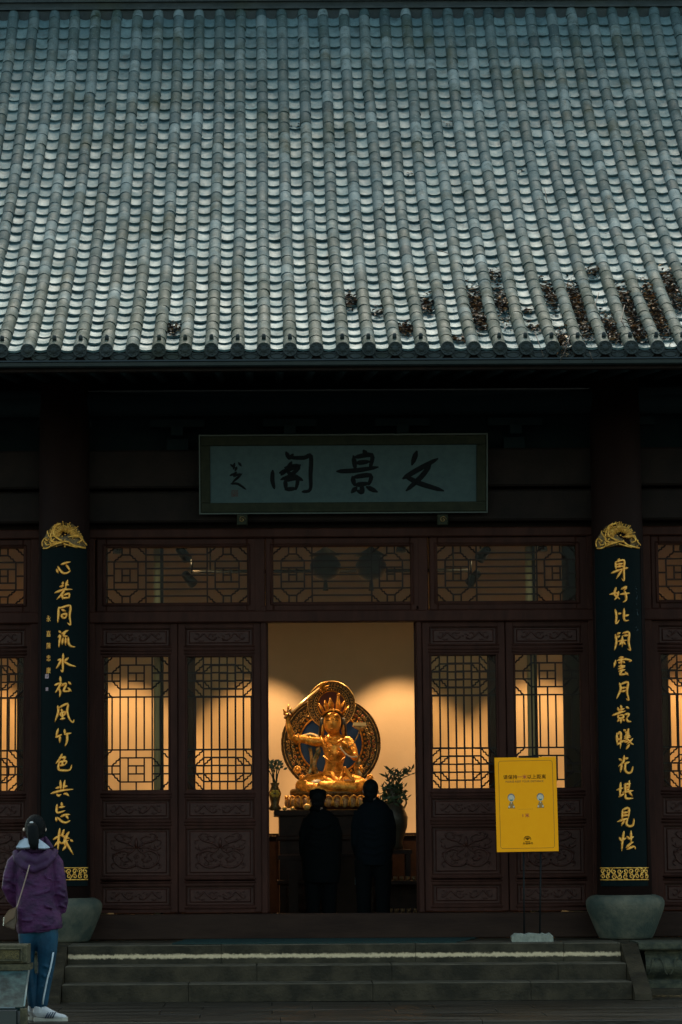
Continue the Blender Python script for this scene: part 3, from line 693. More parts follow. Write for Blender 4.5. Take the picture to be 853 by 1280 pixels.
YBD = -.70
LEFT = {
 'heart': ((40, 690, 10.66), [[(330, 230), (350, 278)], [(350, 195), (375, 240), (420, 280), (470, 278), (512, 248)], [(395, 165), (450, 145), (512, 130)], [(460, 175), (485, 210), (503, 240)]]),
 'as': ((40, 690, 10.66), [[(415, 400), (410, 442)], [(475, 378), (445, 470)], [(378, 460), (425, 450)], [(460, 430), (490, 440)], [(310, 540), (420, 503), (535, 495)], [(455, 470), (400, 560), (335, 630)], [(405, 565), (410, 630)], [(430, 572), (495, 555), (495, 615)], [(415, 612), (495, 608)]]),
 'same': ((40, 690, 10.66), [[(358, 740), (352, 860), (345, 935)], [(358, 745), (400, 740), (510, 715), (503, 850), (515, 968), (475, 945)], [(400, 770), (448, 785)], [(393, 842), (415, 885)], [(398, 835), (460, 825), (450, 875)], [(415, 882), (455, 872)]]),
 'flow': ((0, 640, 3.877), [[(284, 606), (293, 598), (289, 630), (286, 654)], [(288, 577), (296, 586)], [(302, 590), (318, 580), (331, 573)], [(320, 575), (309, 600), (327, 601)], [(306, 612), (302, 642)], [(319, 610), (318, 645)], [(331, 608), (334, 638), (348, 651), (365, 653)]]),
 'water': ((40, 800, 10.66), [[(418, 185), (414, 300), (412, 422), (388, 400)], [(350, 268), (387, 262), (358, 330), (325, 378)], [(482, 240), (430, 283)], [(430, 285), (500, 330), (582, 350)]]),
 'pine': ((40, 800, 10.66), [[(378, 492), (385, 570)], [(308, 600), (360, 580), (402, 578)], [(385, 585), (350, 650), (315, 698)], [(355, 640), (378, 690), (370, 755)], [(400, 610), (440, 580), (465, 582)], [(462, 590), (432, 650), (432, 682), (512, 680)], [(485, 640), (522, 682)], [(490, 562), (522, 592)]]),
 'wind': ((40, 800, 10.66), [[(345, 880), (352, 960), (308, 1085)], [(362, 902), (475, 852), (470, 950), (500, 1050), (545, 1098), (560, 1062)], [(393, 925), (410, 962)], [(378, 980), (442, 960), (435, 1005)], [(380, 978), (387, 1012)], [(387, 1010), (437, 1003)], [(412, 955), (405, 1050)], [(383, 1055), (442, 1040)]]),
 'bamboo': ((40, 900, 10.66), [[(350, 120), (320, 225)], [(320, 228), (360, 215), (397, 193)], [(377, 215), (370, 302)], [(437, 130), (440, 192)], [(440, 192), (522, 173)], [(470, 190), (468, 280), (445, 345)]]),
 'colour': ((40, 900, 10.66), [[(402, 458), (370, 520), (320, 580)], [(388, 508), (442, 495), (420, 540)], [(365, 562), (458, 545), (445, 592)], [(365, 562), (353, 640), (380, 668), (500, 667), (530, 600)], [(370, 608), (445, 595)], [(410, 555), (407, 602)]]),
 'together': ((40, 900, 10.66), [[(380, 808), (387, 940)], [(440, 808), (415, 940)], [(325, 908), (382, 893)], [(430, 887), (472, 880)], [(255, 978), (400, 940), (547, 923)], [(335, 990), (355, 1010), (388, 992)], [(430, 985), (460, 985), (492, 1012)]]),
 'forget': ((40, 980, 10.66), [[(397, 252), (402, 295)], [(368, 312), (437, 300)], [(335, 278), (337, 380), (440, 355)], [(320, 450), (330, 497)], [(345, 448), (400, 500), (450, 515), (508, 488)], [(390, 435), (440, 412), (502, 405)], [(455, 420), (485, 465)]]),
 'loom': ((40, 980, 10.66), [[(372, 598), (358, 720), (347, 885)], [(288, 737), (388, 680)], [(362, 760), (298, 825)], [(355, 765), (397, 797)], [(427, 612), (405, 692), (442, 690)], [(492, 642), (452, 712), (502, 722)], [(395, 795), (485, 750)], [(430, 700), (470, 800), (550, 938)], [(515, 745), (547, 767)], [(455, 825), (410, 885)], [(430, 740), (442, 830)], [(475, 690), (430, 775)]]),
}
RIGHT = {
 'self': ((740, 690, 10.66), [[(367, 92), (345, 125)], [(318, 135), (325, 232)], [(325, 132), (430, 110), (427, 230), (432, 378), (402, 352)], [(335, 165), (425, 150)], [(335, 198), (420, 185)], [(268, 278), (350, 245), (425, 222)], [(440, 218), (482, 208)], [(402, 240), (330, 352)]]),
 'well': ((740, 690, 10.66), [[(325, 475), (305, 565), (372, 625)], [(245, 562), (350, 540)], [(357, 528), (340, 590), (305, 637)], [(398, 492), (462, 463), (430, 517)], [(440, 520), (460, 590), (457, 640), (420, 667)], [(385, 562), (507, 545)]]),
 'like': ((740, 690, 10.66), [[(315, 768), (330, 850), (325, 955), (367, 908)], [(360, 822), (390, 815)], [(432, 758), (430, 880), (450, 915), (492, 908)], [(440, 852), (497, 835)]]),
 'idle': ((700, 640, 4.92), [[(343, 755), (349, 800), (338, 848)], [(355, 750), (372, 742)], [(352, 770), (370, 762)], [(390, 745), (427, 740), (425, 800), (435, 848), (420, 842)], [(395, 760), (422, 757)], [(360, 795), (412, 788)], [(385, 765), (384, 828)], [(383, 797), (366, 818)], [(386, 797), (405, 814)]]),
 'cloud': ((740, 800, 10.66), [[(370, 237), (422, 225)], [(320, 272), (298, 362)], [(345, 272), (440, 255), (527, 270), (500, 287)], [(397, 240), (390, 340)], [(365, 300), (382, 308)], [(418, 290), (440, 302)], [(365, 350), (442, 342)], [(360, 382), (440, 358)], [(365, 415), (442, 395)], [(402, 412), (380, 458), (465, 452)], [(450, 430), (487, 468)]]),
 'moon': ((740, 800, 10.66), [[(372, 575), (385, 660), (333, 782)], [(385, 592), (482, 563), (470, 690), (495, 800), (462, 782)], [(398, 640), (458, 630)], [(400, 688), (455, 672)]]),
 'shadow': ((740, 800, 10.66), [[(388, 875), (397, 912)], [(350, 905), (362, 948)], [(370, 932), (432, 915)], [(365, 962), (422, 950)], [(282, 1003), (370, 970), (447, 945)], [(352, 1005), (362, 1042), (417, 1032), (415, 1000), (362, 1006)], [(387, 1040), (390, 1108)], [(362, 1060), (345, 1087)], [(415, 1055), (437, 1078)], [(465, 893), (497, 912)], [(440, 992), (497, 985), (465, 1042)], [(465, 1045), (480, 1080), (527, 1087)]]),
 'dawn': ((740, 900, 10.66), [[(335, 178), (342, 332)], [(338, 197), (387, 170), (382, 378)], [(345, 262), (382, 250)], [(345, 327), (395, 292), (452, 265)], [(433, 130), (447, 148)], [(492, 122), (475, 152)], [(453, 167), (497, 160)], [(458, 192), (502, 185)], [(472, 160), (465, 292)], [(440, 217), (512, 205)], [(438, 242), (522, 225)], [(470, 250), (530, 312), (562, 325)], [(547, 250), (468, 322)], [(440, 292), (482, 285)], [(502, 330), (458, 388)]]),
 'light': ((740, 900, 10.66), [[(432, 478), (420, 560), (358, 618)], [(372, 520), (402, 542)], [(448, 517), (482, 505)], [(402, 590), (383, 697)], [(440, 582), (502, 560)], [(450, 572), (445, 660), (480, 705), (530, 690), (550, 620)]]),
 'bear': ((740, 900, 10.66), [[(387, 838), (380, 940), (375, 1022)], [(342, 932), (417, 905)], [(368, 1022), (432, 980)], [(502, 813), (492, 940)], [(445, 850), (450, 1000)], [(438, 862), (517, 845)], [(450, 900), (492, 890)], [(455, 932), (497, 925)], [(420, 962), (557, 940)], [(450, 992), (460, 1045), (552, 1042)], [(490, 950), (542, 1012)]]),
 'see': ((740, 980, 9.85), [[(380, 318), (375, 442)], [(385, 317), (457, 300), (450, 422)], [(385, 357), (450, 345)], [(385, 392), (450, 380)], [(322, 462), (452, 420)], [(402, 440), (368, 512)], [(440, 430), (428, 490), (460, 520), (510, 505), (522, 430)]]),
 'nature': ((740, 980, 9.85), [[(397, 588), (380, 700), (370, 822)], [(343, 662), (370, 692), (422, 665)], [(485, 583), (487, 722)], [(438, 648), (465, 672), (517, 650)], [(428, 782), (480, 732), (512, 715)], [(438, 803), (520, 770), (542, 802)]]),
}
RB = .335
def couplet(name, chars, pcx, label, note, side):
    """a curved board hugging the column"""
    zb, zt_ = XZ(pcx[1], 1101, YBD)[1], XZ(pcx[0], 684, YBD)[1]
    cx = (XZ(pcx[0], 684, YBD)[0] + XZ(pcx[1], 1101, YBD)[0]) / 2
    t = empty(name, (cx, -.355, zb), label, 'couplet board', 'gilt couplet boards on the two porch columns')
    hw = .268; H = zt_ - zb; ZB = .135
    xa_, xb_ = XZ(pcx[0], 684, YBD)[0] - cx, XZ(pcx[1], 1101, YBD)[0] - cx        # the board hangs a little out of plumb
    def lean_(v): return xb_ + (xa_ - xb_) * v / H
    def pl(u, v, h): a = u / RB; return ((RB + h) * math.sin(a) + lean_(v), -(RB + h) * math.cos(a), v)
    mb = MB(); n = 20; vs = []; zs = [ZB, H]
    for z in zs:
        for k in range(n + 1):
            u = (k / n * 2 - 1) * hw
            for h in (0, -.03): vs.append(pl(u, z, h))
    m = (n + 1) * 2; fs = []
    for k in range(n):
        a = k * 2; fs += [(a, a + 2, m + a + 2, m + a), (a + 1, m + a + 1, m + a + 3, a + 3), (m + a, m + a + 2, m + a + 3, m + a + 1), (a, a + 1, a + 3, a + 2)]
    fs += [(0, m, m + 1, 1), (m - 2, m - 1, 2 * m - 1, 2 * m - 2)]
    mb.add(vs, fs); board = mb.build('board', LACQ, t)
    e = MB()
    for s in (-1, 1): e.tube([pl(s * (hw - .004), ZB, .002), pl(s * (hw - .004), H, .002)], .006, 6)
    e.build('edge_bead', COLM, t)
    # foot panel
    fb = MB(); vs = []
    for z in (-.055, .004):
        for k in range(n + 1):
            u = (k / n * 2 - 1) * (hw + .004)
            for h in (-.002, -.03): vs.append(pl(u, z, h))
    fb.add(vs, fs); fb.build('foot', LACQ, t)
    bb = MB(); vs = []
    for z in (.004, ZB):
        for k in range(n + 1):
            u = (k / n * 2 - 1) * (hw + .004)
            for h in (.002, -.03): vs.append(pl(u, z, h))
    bb.add(vs, fs); band = bb.build('band', LACQ, t)
    fl = MB(); random.seed(9)
    for z in (.010, ZB - .006): fl.tube([pl((k / 16 * 2 - 1) * hw, z, .006) for k in range(17)], .0055, 6)
    for k in range(9):
        u0 = (k - 4) / 4.6 * hw; s = 1 if k % 2 else -1
        for dz, ss in ((.042, s), (.095, -s)):
            pts_ = []
            for i in range(15):
                tt = i / 14; a = tt * 7.5 + k; r = .027 * (1 - tt * .8)
                pts_.append(pl(max(-hw, min(hw, u0 + ss * r * math.cos(a))), dz + r * math.sin(a), .006 + .004 * tt))
            fl.tube(pts_, .0058, 5)
        fl.tube([pl(u0 * .97 + .010 * math.cos(a), .069 + .010 * math.sin(a), .010) for a in [i * .9 for i in range(8)]], .005, 5)
    fl.build('filigree', GOLD, band)
    # crest: openwork blossom with stamens
    def pc(px, py, h=.01):
        w3 = W(px, py, YBD); u = (w3.x - XZ(pcx[0], py, YBD)[0]); return pl(u, w3.z - zb, h)
    cr0 = MB()
    O = (pcx[0] - 39.0, 0)                      # crest traced on the left board, centred at px 79
    sc_ = 1 / 10.66
    def cp(x, y, h=.012): return pc(pcx[0] - 79 + 40 + x * sc_, 645 + y * sc_ , h)
    body = [(120, 430), (118, 300), (190, 200), (260, 130), (340, 95), (450, 85), (540, 105), (610, 160), (670, 250), (720, 330), (735, 425), (640, 420), (500, 405), (400, 385), (300, 410), (200, 430)]
    P = [cp(*p, .002) for p in body]; Q = [cp(*p, -.016) for p in body]; n_ = len(P)
    cr0.add(P + Q, [tuple(range(n_))[::-1], tuple(range(n_, 2 * n_))] + [(i, (i + 1) % n_, n_ + (i + 1) % n_, n_ + i) for i in range(n_)])
    crest = cr0.build('crest', GOLDD, t); fixn(crest.data)
    g = MB()
    def T(l, r, h=.014):
        p2 = cr_pts(l, 4); g.tube([cp(x, y, h + .006 * math.sin(i * .7)) for i, (x, y) in enumerate(p2)], r, 6)
    T([(130, 420), (190, 425), (250, 390), (240, 340)], .008); T([(125, 400), (120, 330), (150, 290), (210, 330)], .007)
    T([(250, 400), (330, 370), (400, 350), (420, 335)], .010); T([(260, 370), (340, 350), (400, 345)], .006)
    T([(410, 340), (480, 345), (540, 385), (640, 410), (720, 415)], .010); T([(420, 370), (500, 395), (600, 415)], .008)
    T([(380, 100), (320, 130), (290, 190), (290, 250), (330, 290), (400, 330)], .010); T([(350, 95), (290, 140), (262, 200), (250, 270), (265, 330)], .007)
    T([(240, 300), (270, 340), (330, 340)], .008); T([(300, 300), (280, 330), (320, 355)], .006)
    T([(480, 280), (540, 270), (620, 270), (650, 320), (600, 350)], .007); T([(560, 260), (640, 260), (690, 330), (735, 380)], .006)
    T([(200, 190), (210, 240), (240, 290)], .006); T([(160, 330), (190, 380), (230, 370)], .006)
    random.seed(2 + side)
    for k in range(30):
        a = R(5 + k * 5.8); r0, r1 = random.uniform(60, 90), random.uniform(150, 215)
        c_ = (440, 290); g.tube([cp(c_[0] + r0 * math.cos(a), c_[1] - r0 * math.sin(a), .010), cp(c_[0] + .7 * r1 * math.cos(a), c_[1] - .7 * r1 * math.sin(a), .022), cp(c_[0] + r1 * math.cos(a) * 1.08, c_[1] - r1 * math.sin(a), .014)], [.003, .0045, .0035], 5)
        g.ball(cp(c_[0] + r1 * math.cos(a) * 1.08, c_[1] - r1 * math.sin(a), .016), .0065, n=6, m=4)
    for _ in range(40):
        x, y = random.uniform(150, 710), random.uniform(220, 410)
        if (x - 430) ** 2 / 300 ** 2 + (y - 430) ** 2 / 330 ** 2 < 1: g.ball(cp(x, y, .006), random.uniform(.005, .009), n=6, m=4)
    g.build('blossom_relief', GOLD, crest)
    # characters, one raised piece each
    for key, ((ox, oy, s), strokes) in chars.items():
        mb = MB()
        def tl(x, y):
            w3 = W(ox + x / s, oy + y / s, YBD); return (w3.x - cx - lean_(w3.z - zb), w3.z - zb)
        stroke_mesh(mb, strokes, tl, .0265, .013, (.85, 1.0, .5), lambda u, v, h: pl(u, v, h + .0015))
        mb.build('character', GOLDL, t)
    if note:
        z = XZ(60, 770, YBD)[1] - zb; u0 = XZ(60, 820, YBD)[0] - cx
        for chs, py0, dy in (('永嘉', 773, 19), ('陳忠康', 807, 15.5)):
            for i, ch in enumerate(chs):
                me = text_mesh(ch, .062, .001); z = XZ(60, py0 + i * dy, YBD)[1] - zb - .024
                for v in me.vertices:
                    p = pl(u0 + v.co.x * .85, z + v.co.y * 1.1, .0025 + v.co.z); v.co = p
                me.materials.clear(); me.materials.append(GOLDL); link('small_character', me, t)
        SEAL = mat('seal_pink', (.40, .26, .28), .6, col2=(.10, .05, .06), scale=90, lo=.48, hi=.55)
        for py, hh in ((845, .022), (861, .017)):
            z = XZ(58, py, YBD)[1] - zb; b_ = MB(); u1 = XZ(57.5, py, YBD)[0] - cx
            P = [pl(u1 + a * hh, z + c * hh, .002) for a, c in ((-1, -1), (1, -1), (1, 1), (-1, 1))]; b_.add(P, [(0, 1, 2, 3)]); b_.build('seal', SEAL, t)
    else:
        FNT = mat('unlit_grey_strokes', (.035, .055, .06), .6); random.seed(3)  # dark grey of the unlit writing put into its colour
        mb = MB(); u0 = XZ(799, 790, YBD)[0] - cx
        for py in (733, 743, 751, 761, 771, 785):
            z = XZ(799, py, YBD)[1] - zb
            for _ in range(3):
                a, b_ = random.uniform(-.015, .015), random.uniform(-.03, .03)
                mb.tube([pl(u0 + a, z + b_, .002), pl(u0 + a + random.uniform(-.012, .012), z + b_ + random.uniform(-.022, .022), .002)], .003, 4)
        mb.build('small_inscription', FNT, t)
    return t
couplet('couplet_board', LEFT, (79.5, 79.0), 'black couplet board with gilt characters on the column behind the woman', True, 0)
couplet('couplet_board', RIGHT, (773.5, 782.5), 'black couplet board with gilt characters on the column right of the yellow poster', False, 1)

# ------------------------------------------------------------------ the plaque
YP = -.36
pq = [W(247, 543.5, YP - .17), W(612, 541.5, YP - .17), W(249.5, 642.5, YP), W(609.5, 640.5, YP)]
pc0 = (pq[2] + pq[3]) / 2; wb = (pq[3] - pq[2]).length; hh_ = ((pq[0] + pq[1]) / 2 - pc0).length; lean = math.atan2(.17, hh_)
pla = empty('name_plaque', pc0, 'pale name plaque with black brush characters in a dull green frame above the doors', 'plaque')
pla.rotation_euler = (lean, 0, 0)
SLIK = mat('plaque_panel', (.040, .062, .066), .85, spec=.1, col2=(.050, .074, .076), scale=14, bump=.15, bscale=150)
SFR = mat('plaque_frame', (.015, .017, .011), .8, spec=.1, col2=(.023, .024, .015), scale=12)
SRM = mat('plaque_rim', (.042, .052, .043), .6); INK = mat('black_ink', (.005, .006, .007), .8, spec=.1)
hw_ = wb / 2
MB().box(-hw_ + .02, hw_ - .02, .0, .05, .01, hh_ - .01).build('backing', SFR, pla)
MB().box(-hw_ + .11, hw_ - .11, -.006, .0, .115, hh_ - .115).build('inscribed_panel', SLIK, pla)
def frame_piece(nm, x0, x1, z0, z1): MB().bbox(x0, x1, -.03, .012, z0, z1, .008).build(nm, SFR, pla)
frame_piece('frame_rail', -hw_ + .014, hw_ - .014, .014, .115); frame_piece('frame_rail', -hw_ + .014, hw_ - .014, hh_ - .115, hh_ - .014)
frame_piece('frame_stile', -hw_ + .014, -hw_ + .115, .1155, hh_ - .1155); frame_piece('frame_stile', hw_ - .115, hw_ - .014, .1155, hh_ - .1155)
rm = MB(); rm.box(-hw_, hw_, -.036, .02, 0, .012); rm.box(-hw_, hw_, -.036, .02, hh_ - .012, hh_); rm.box(-hw_, -hw_ + .012, -.035, .02, .0125, hh_ - .0125); rm.box(hw_ - .012, hw_, -.035, .02, .0125, hh_ - .0125)
rm.build('rim', SRM, pla)
def plc(ox, oy, s):
    def f(x, y):
        px, py = ox + x / s, oy + y / s
        u = ((px - 249) / (610.5 - 249) - .5) * wb; v = (642 - py) / (642 - 542.5) * hh_; return (u, v)
    return f
PL = [((240, 450, 4.265), .045, [[(505, 492), (522, 520), (540, 503)], [(432, 590), (430, 640), (440, 682)], [(528, 520), (600, 520), (636, 512), (634, 610), (632, 690), (592, 702)], [(472, 600), (530, 578), (578, 560)], [(532, 545), (510, 580), (478, 610)], [(500, 572), (572, 565), (530, 612), (478, 635)], [(512, 598), (550, 618), (590, 640)], [(498, 640), (503, 690)], [(500, 642), (562, 632), (556, 688)], [(502, 690), (556, 684)]]),
      ((240, 530, 2.245), .050, [[(484, 76), (492, 88)], [(455, 92), (460, 128)], [(458, 94), (506, 88), (501, 124)], [(462, 110), (500, 106)], [(410, 133), (460, 131), (522, 122)], [(452, 150), (457, 172)], [(454, 150), (502, 145), (498, 170)], [(458, 172), (499, 167)], [(477, 172), (479, 192), (466, 188)], [(462, 180), (450, 192)], [(493, 178), (520, 191)]]),
      ((240, 530, 2.245), .055, [[(632, 80), (620, 114)], [(596, 153), (635, 130), (690, 100)], [(670, 118), (645, 150), (605, 187)], [(602, 148), (640, 168), (706, 189)]]),
      ((240, 450, 4.265), .026, [[(208, 555), (232, 572)], [(228, 548), (222, 578)], [(250, 545), (264, 562)], [(240, 568), (232, 588)], [(205, 612), (240, 600)], [(236, 595), (224, 615), (258, 604)], [(266, 605), (215, 652)], [(210, 657), (245, 658), (287, 687)]])]
for (o3, wd_, stx) in PL:
    mb = MB(); stroke_mesh(mb, stx, plc(*o3), wd_, .003, (.8, 1, .7), lambda u, v, h: (u, -.0075 - h, v)); mb.build('character', INK, pla)
f = plc(240, 450, 4.265); u, v = f(228, 708)
MB().box(u - .035, u + .035, -.0085, -.0065, v - .035, v + .035).build('seal', mat('seal_red', (.060, .030, .028), .8, col2=(.045, .062, .062), scale=60, lo=.4, hi=.6, spec=.1), pla)
for px in (303, 553.5):
    a = W(px, 649, YP - .02); b_ = empty('plaque_bracket', a, 'small carved bracket under the %s end of the name plaque' % ('left' if px < 400 else 'right'), 'bracket', 'brackets carrying the name plaque')
    m_ = MB(); m_.bbox(-.055, .055, -.05, .10, -.065, .045, .01); m_.build('block', SFR, b_); m_ = MB(); m_.tube(spiral(0, -.01, .035, 1.6, 1, 0, y=-.052), .006, 5); m_.build('scroll', GOLDD, b_)

# ------------------------------------------------------------------ poster on its stand
YS = -1.12
q = {k: W(px, py, YS) for k, px, py in (('tl', 618.2, 947.5), ('tr', 695.3, 945.5), ('bl', 621.4, 1065.5), ('br', 698.3, 1063.8))}
sbase = W(665, 1172, YS)
stn = empty('notice_stand', (sbase.x, YS, .0), 'yellow distancing notice with two little monks on a thin black stand', 'sign')
YEL = mat('yellow_board', (.95, .335, .003), .6, spec=.10, col2=(.97, .355, .004), scale=9, bump=.05)
def loc(v, dy=0): return (v.x - sbase.x, dy, v.z)
pc_ = (q['tl'] + q['tr'] + q['bl'] + q['br']) / 4
hwp = ((q['tr'] - q['tl']).length + (q['br'] - q['bl']).length) / 4; hhp = ((q['tl'] - q['bl']).length + (q['tr'] - q['br']).length) / 4
brd = MB().bbox(-hwp, hwp, -.006, .006, -hhp, hhp, .002).build('notice_board', YEL, stn); brd.location = loc(pc_)
brd.rotation_euler = (0, math.atan2((q['tl'] - q['bl']).x, hhp * 2), 0)
BLK = mat('black_steel', (.003, .0035, .004), .6, spec=.15); RED = mat('red_print', (.35, .02, .02), .6); PRT = mat('black_print', (.004, .004, .004), .8, spec=.1); LIN = mat('brown_print', (.22, .10, .012), .6)
def onb(name, me, m, x, z, h=-.0075):
    me.materials.clear(); me.materials.append(m); o = link(name, me, brd, (x, h, z)); o.rotation_euler = (R(90), 0, 0); return o
def bpix(px, py):   # poster crop (600,930) scale 7.755 -> board units
    X, Y = 600 + px / 7.755, 930 + py / 7.755
    return ((X - 658.3) / 77.0 * 2 * hwp, (1005.6 - Y) / 118.2 * 2 * hhp)
u0, v0 = bpix(440, 336)
x_ = bpix(232, 336)[0]; cwid = (bpix(650, 0)[0] - x_) / 9
for i, ch in enumerate('请保持一米以上距离'):
    onb('print', text_mesh(ch, cwid * .98, .0004, 'CENTER', 1.0, .0002), RED if ch in '一米' else PRT, x_ + (i + .5) * cwid, v0)
onb('print', text_mesh('PLEASE KEEP YOUR DISTANCE', .028, .0003), LIN, u0, bpix(0, 372)[1])
onb('print', text_mesh('1 米', .042, .0004, 'CENTER', 1.0, .0004), RED, u0, bpix(0, 708)[1])
onb('print', text_mesh('永福禅寺', .026, .0003), PRT, bpix(455, 0)[0], bpix(0, 973)[1])
lg = MB(); cu, cv = bpix(452, 925)                       # small round tree-like emblem
for a in range(0, 181, 30): lg.tube([(cu, -.0072, cv - .005), (cu + .026 * math.cos(R(a)), -.0072, cv + .012 + .018 * math.sin(R(a)))], .0018, 4)
lg.tube([(cu + .034 * math.cos(R(a)), -.0072, cv + .002 + .030 * math.sin(R(a))) for a in range(-20, 201, 20)], .0022, 4); lg.box(cu - .025, cu + .025, -.0085, -.006, cv - .022, cv - .018)
lg.build('emblem', PRT, brd)
bl = MB(); bx, bz = hwp - .038, hhp - .035; rr = .025; pts_ = []
for (sx, sz, a0) in ((1, 1, 0), (-1, 1, 90), (-1, -1, 180), (1, -1, 270)):
    for a in range(0, 91, 30): pts_.append((sx * (bx - rr) + rr * math.cos(R(a0 + a)), -.0068, sz * (bz - rr) + rr * math.sin(R(a0 + a))))
pts_.append(pts_[0]); bl.tube(pts_, .0018, 4); dl = [(bpix(378, 632)[0] + i * .012, bpix(0, 632)[1]) for i in range(12)]
for a, b_ in dl: bl.box(a, a + .006, -.0078, -.006, b_ - .0012, b_ + .0012)
bl.build('border_line', LIN, brd)
FACEM = mat('monk_face', (.55, .44, .32), .7); ROBE = mat('monk_robe', (.30, .14, .02), .6); MASK = mat('mask_print', (.02, .16, .15), .7); GRYP = mat('hair_print', (.13, .13, .12), .6)
def disc2(mb, cx, cz, rx, rz, y, n=16, a0=0, a1=360):
    P = [(cx + rx * math.cos(R(a0 + (a1 - a0) * k / n)), y, cz + rz * math.sin(R(a0 + (a1 - a0) * k / n))) for k in range(n + 1)]
    mb.add(P + [(cx, y, cz)], [(k, k + 1, n + 1) for k in range(n)])
for cxp in (306, 588):
    cu, cv = bpix(cxp, 520); mk = link('monk_picture', None, brd); mk.empty_display_size = .01
    a = MB(); disc2(a, cu, cv + .004, .036, .038, -.0070); a.build('hair', GRYP, mk)
    a = MB(); disc2(a, cu, cv - .004, .031, .034, -.0074); a.build('face', FACEM, mk)
    a = MB(); disc2(a, cu, cv - .024, .016, .007, -.0078); disc2(a, cu - .014, cv - .014, .004, .004, -.0078, 6); disc2(a, cu + .014, cv - .014, .004, .004, -.0078, 6); a.build('mask', MASK, mk)
    a = MB(); a.add([(cu - .014, -.0073, cv - .042), (cu + .014, -.0073, cv - .042), (cu + .036, -.0073, cv - .105), (cu - .036, -.0073, cv - .105)], [(0, 1, 2, 3)]); a.build('robe', ROBE, mk)
    a = MB(); disc2(a, cu, cv - .050, .006, .008, -.0079, 8); disc2(a, cu - .022, cv - .088, .009, .011, -.0079, 8); disc2(a, cu + .022, cv - .088, .009, .011, -.0079, 8); a.build('hands', FACEM, mk)
lgs = MB()
l1, l2 = W(655, 1064, YS), W(676.5, 1064, YS); g1, g2 = W(655.5, 1172, YS), W(675, 1172, YS)
for nm, a, b_ in (('post', l1, g1), ('post', l2, g2)):
    MB().tube([loc(a, .02), loc(b_, .0)], .009, 8).build(nm, BLK, stn)
MB().box(loc(l1)[0] - .12, loc(l2)[0] + .06, .008, .028, loc(l1)[2] - .012, loc(l1)[2] + .012).build('board_clip', BLK, stn)
tt = W(661, 946.2, YS); MB().box(loc(tt)[0] - .10, loc(tt)[0] + .10, -.009, .012, tt.z - .008, tt.z + .012).build('board_clip', BLK, stn)
st0 = MB(); a, b_ = loc(W(639.5, 1172, YS)), loc(W(691, 1173, YS)); random.seed(1)
n_ = 12; vs = []
for i in range(n_ + 1):
    x = a[0] + (b_[0] - a[0]) * i / n_; h1 = .082 + random.uniform(-.007, .007) - (.02 if i in (0, n_) else 0); d_ = .07 + random.uniform(-.008, .008)
    vs += [(x, -d_, .001), (x, -d_ + .006, h1 - .012), (x, -d_ + .03, h1), (x, d_, h1), (x, d_, .001)]
fs = [(i * 5 + k, i * 5 + (k + 1) % 5, (i + 1) * 5 + (k + 1) % 5, (i + 1) * 5 + k) for i in range(n_) for k in range(5)] + [(0, 1, 2, 3, 4), tuple(n_ * 5 + k for k in (4, 3, 2, 1, 0))]
st0.add(vs, fs); o = st0.build('weight_stone', stone('pale_stone', (.16, .16, .13), (.26, .25, .205), spec=.2, scale=16), stn); fixn(o.data)
# ------------------------------------------------------------------ interior: back wall lights, altar, statue
LAMPW = mat('lamp_lens', (1, .8, .5), .4, emit=((1, .78, .42), 9)); FIX = mat('fixture_black', (.012, .012, .012), .4)
WARM = (1.0, .60, .27)
def spot(name, loc, target, power, size, blend, label, group, rad=.03):
    t = empty(name, loc, label, 'spotlight', group)
    d = (Vector(target) - Vector(loc)).normalized(); rot = d.to_track_quat('-Z', 'Y').to_matrix().to_4x4()
    b_ = MB(); b_.lathe([(.02, .16), (.045, .15), (.055, .05), (.062, -.02), (.060, -.03), (.050, -.03), (.048, .0)], n=16); o = b_.build('housing', FIX, t); o.matrix_basis = rot
    l_ = MB(); l_.lathe([(.001, -.008), (.047, -.008), (.047, -.004), (.001, -.004)], n=14); o = l_.build('lens', LAMPW, t); o.matrix_basis = rot
    MB().tube([(0, 0, .10), (0, 0, .26)], .012, 6).build('stem', FIX, t)
    L_ = bpy.data.lights.new(name + '_beam', 'SPOT'); L_.energy = power; L_.spot_size = size; L_.spot_blend = blend; L_.color = WARM; L_.shadow_soft_size = rad
    lo = bpy.data.objects.new('beam', L_); COL.objects.link(lo); lo.parent = t; lo.matrix_basis = rot @ Matrix.Translation((0, 0, -.04))
    return t
names = ['farthest left', 'second from the left', 'just left of the statue', 'just right of the statue', 'second from the right', 'farthest right']
for i, x in enumerate((-4.35, -2.61, -.87, .87, 2.61, 4.35)):
    spot('wall_spotlight', (x, 4.98, 4.55), (x, 4.98, 0), 215, R(71), .32, 'black ceiling spotlight washing the cream back wall, ' + names[i], 'spotlights washing the back wall')
# hanging bar with two pairs of heads, seen through the transoms
YL = 2.4
bz_ = W(410, 714, YL).z; xa, xb = W(241, 714, YL).x, W(589, 714, YL).x
bar = empty('lighting_bar', (0, YL, bz_), 'black horizontal lighting bar hanging behind the transom windows', 'lighting bar')
MB().tube([(xa, 0, 0), (xb, 0, 0)], .022, 8).build('rail', FIX, bar)
for x in (xa + .2, xb - .2): MB().tube([(x, 0, 0), (x, 0, 5.04 - bz_)], .010, 6).build('hanger', FIX, bar)
for i, (px, py, tx) in enumerate(((233, 697, 0), (240, 728, -.1), (601, 697, 0), (589, 727, .1))):
    p = W(px, py, YL - .08)
    spot('stage_spotlight', p, (tx, 4.0, 2.1), (19 if px < 400 else 5.5), R(34), .5, 'small black spotlight with a bright lens seen through the %s transom, %s of its pair' % ('left' if px < 400 else 'right', 'upper' if i % 2 == 0 else 'lower'), 'spotlights aimed at the statue', .04)
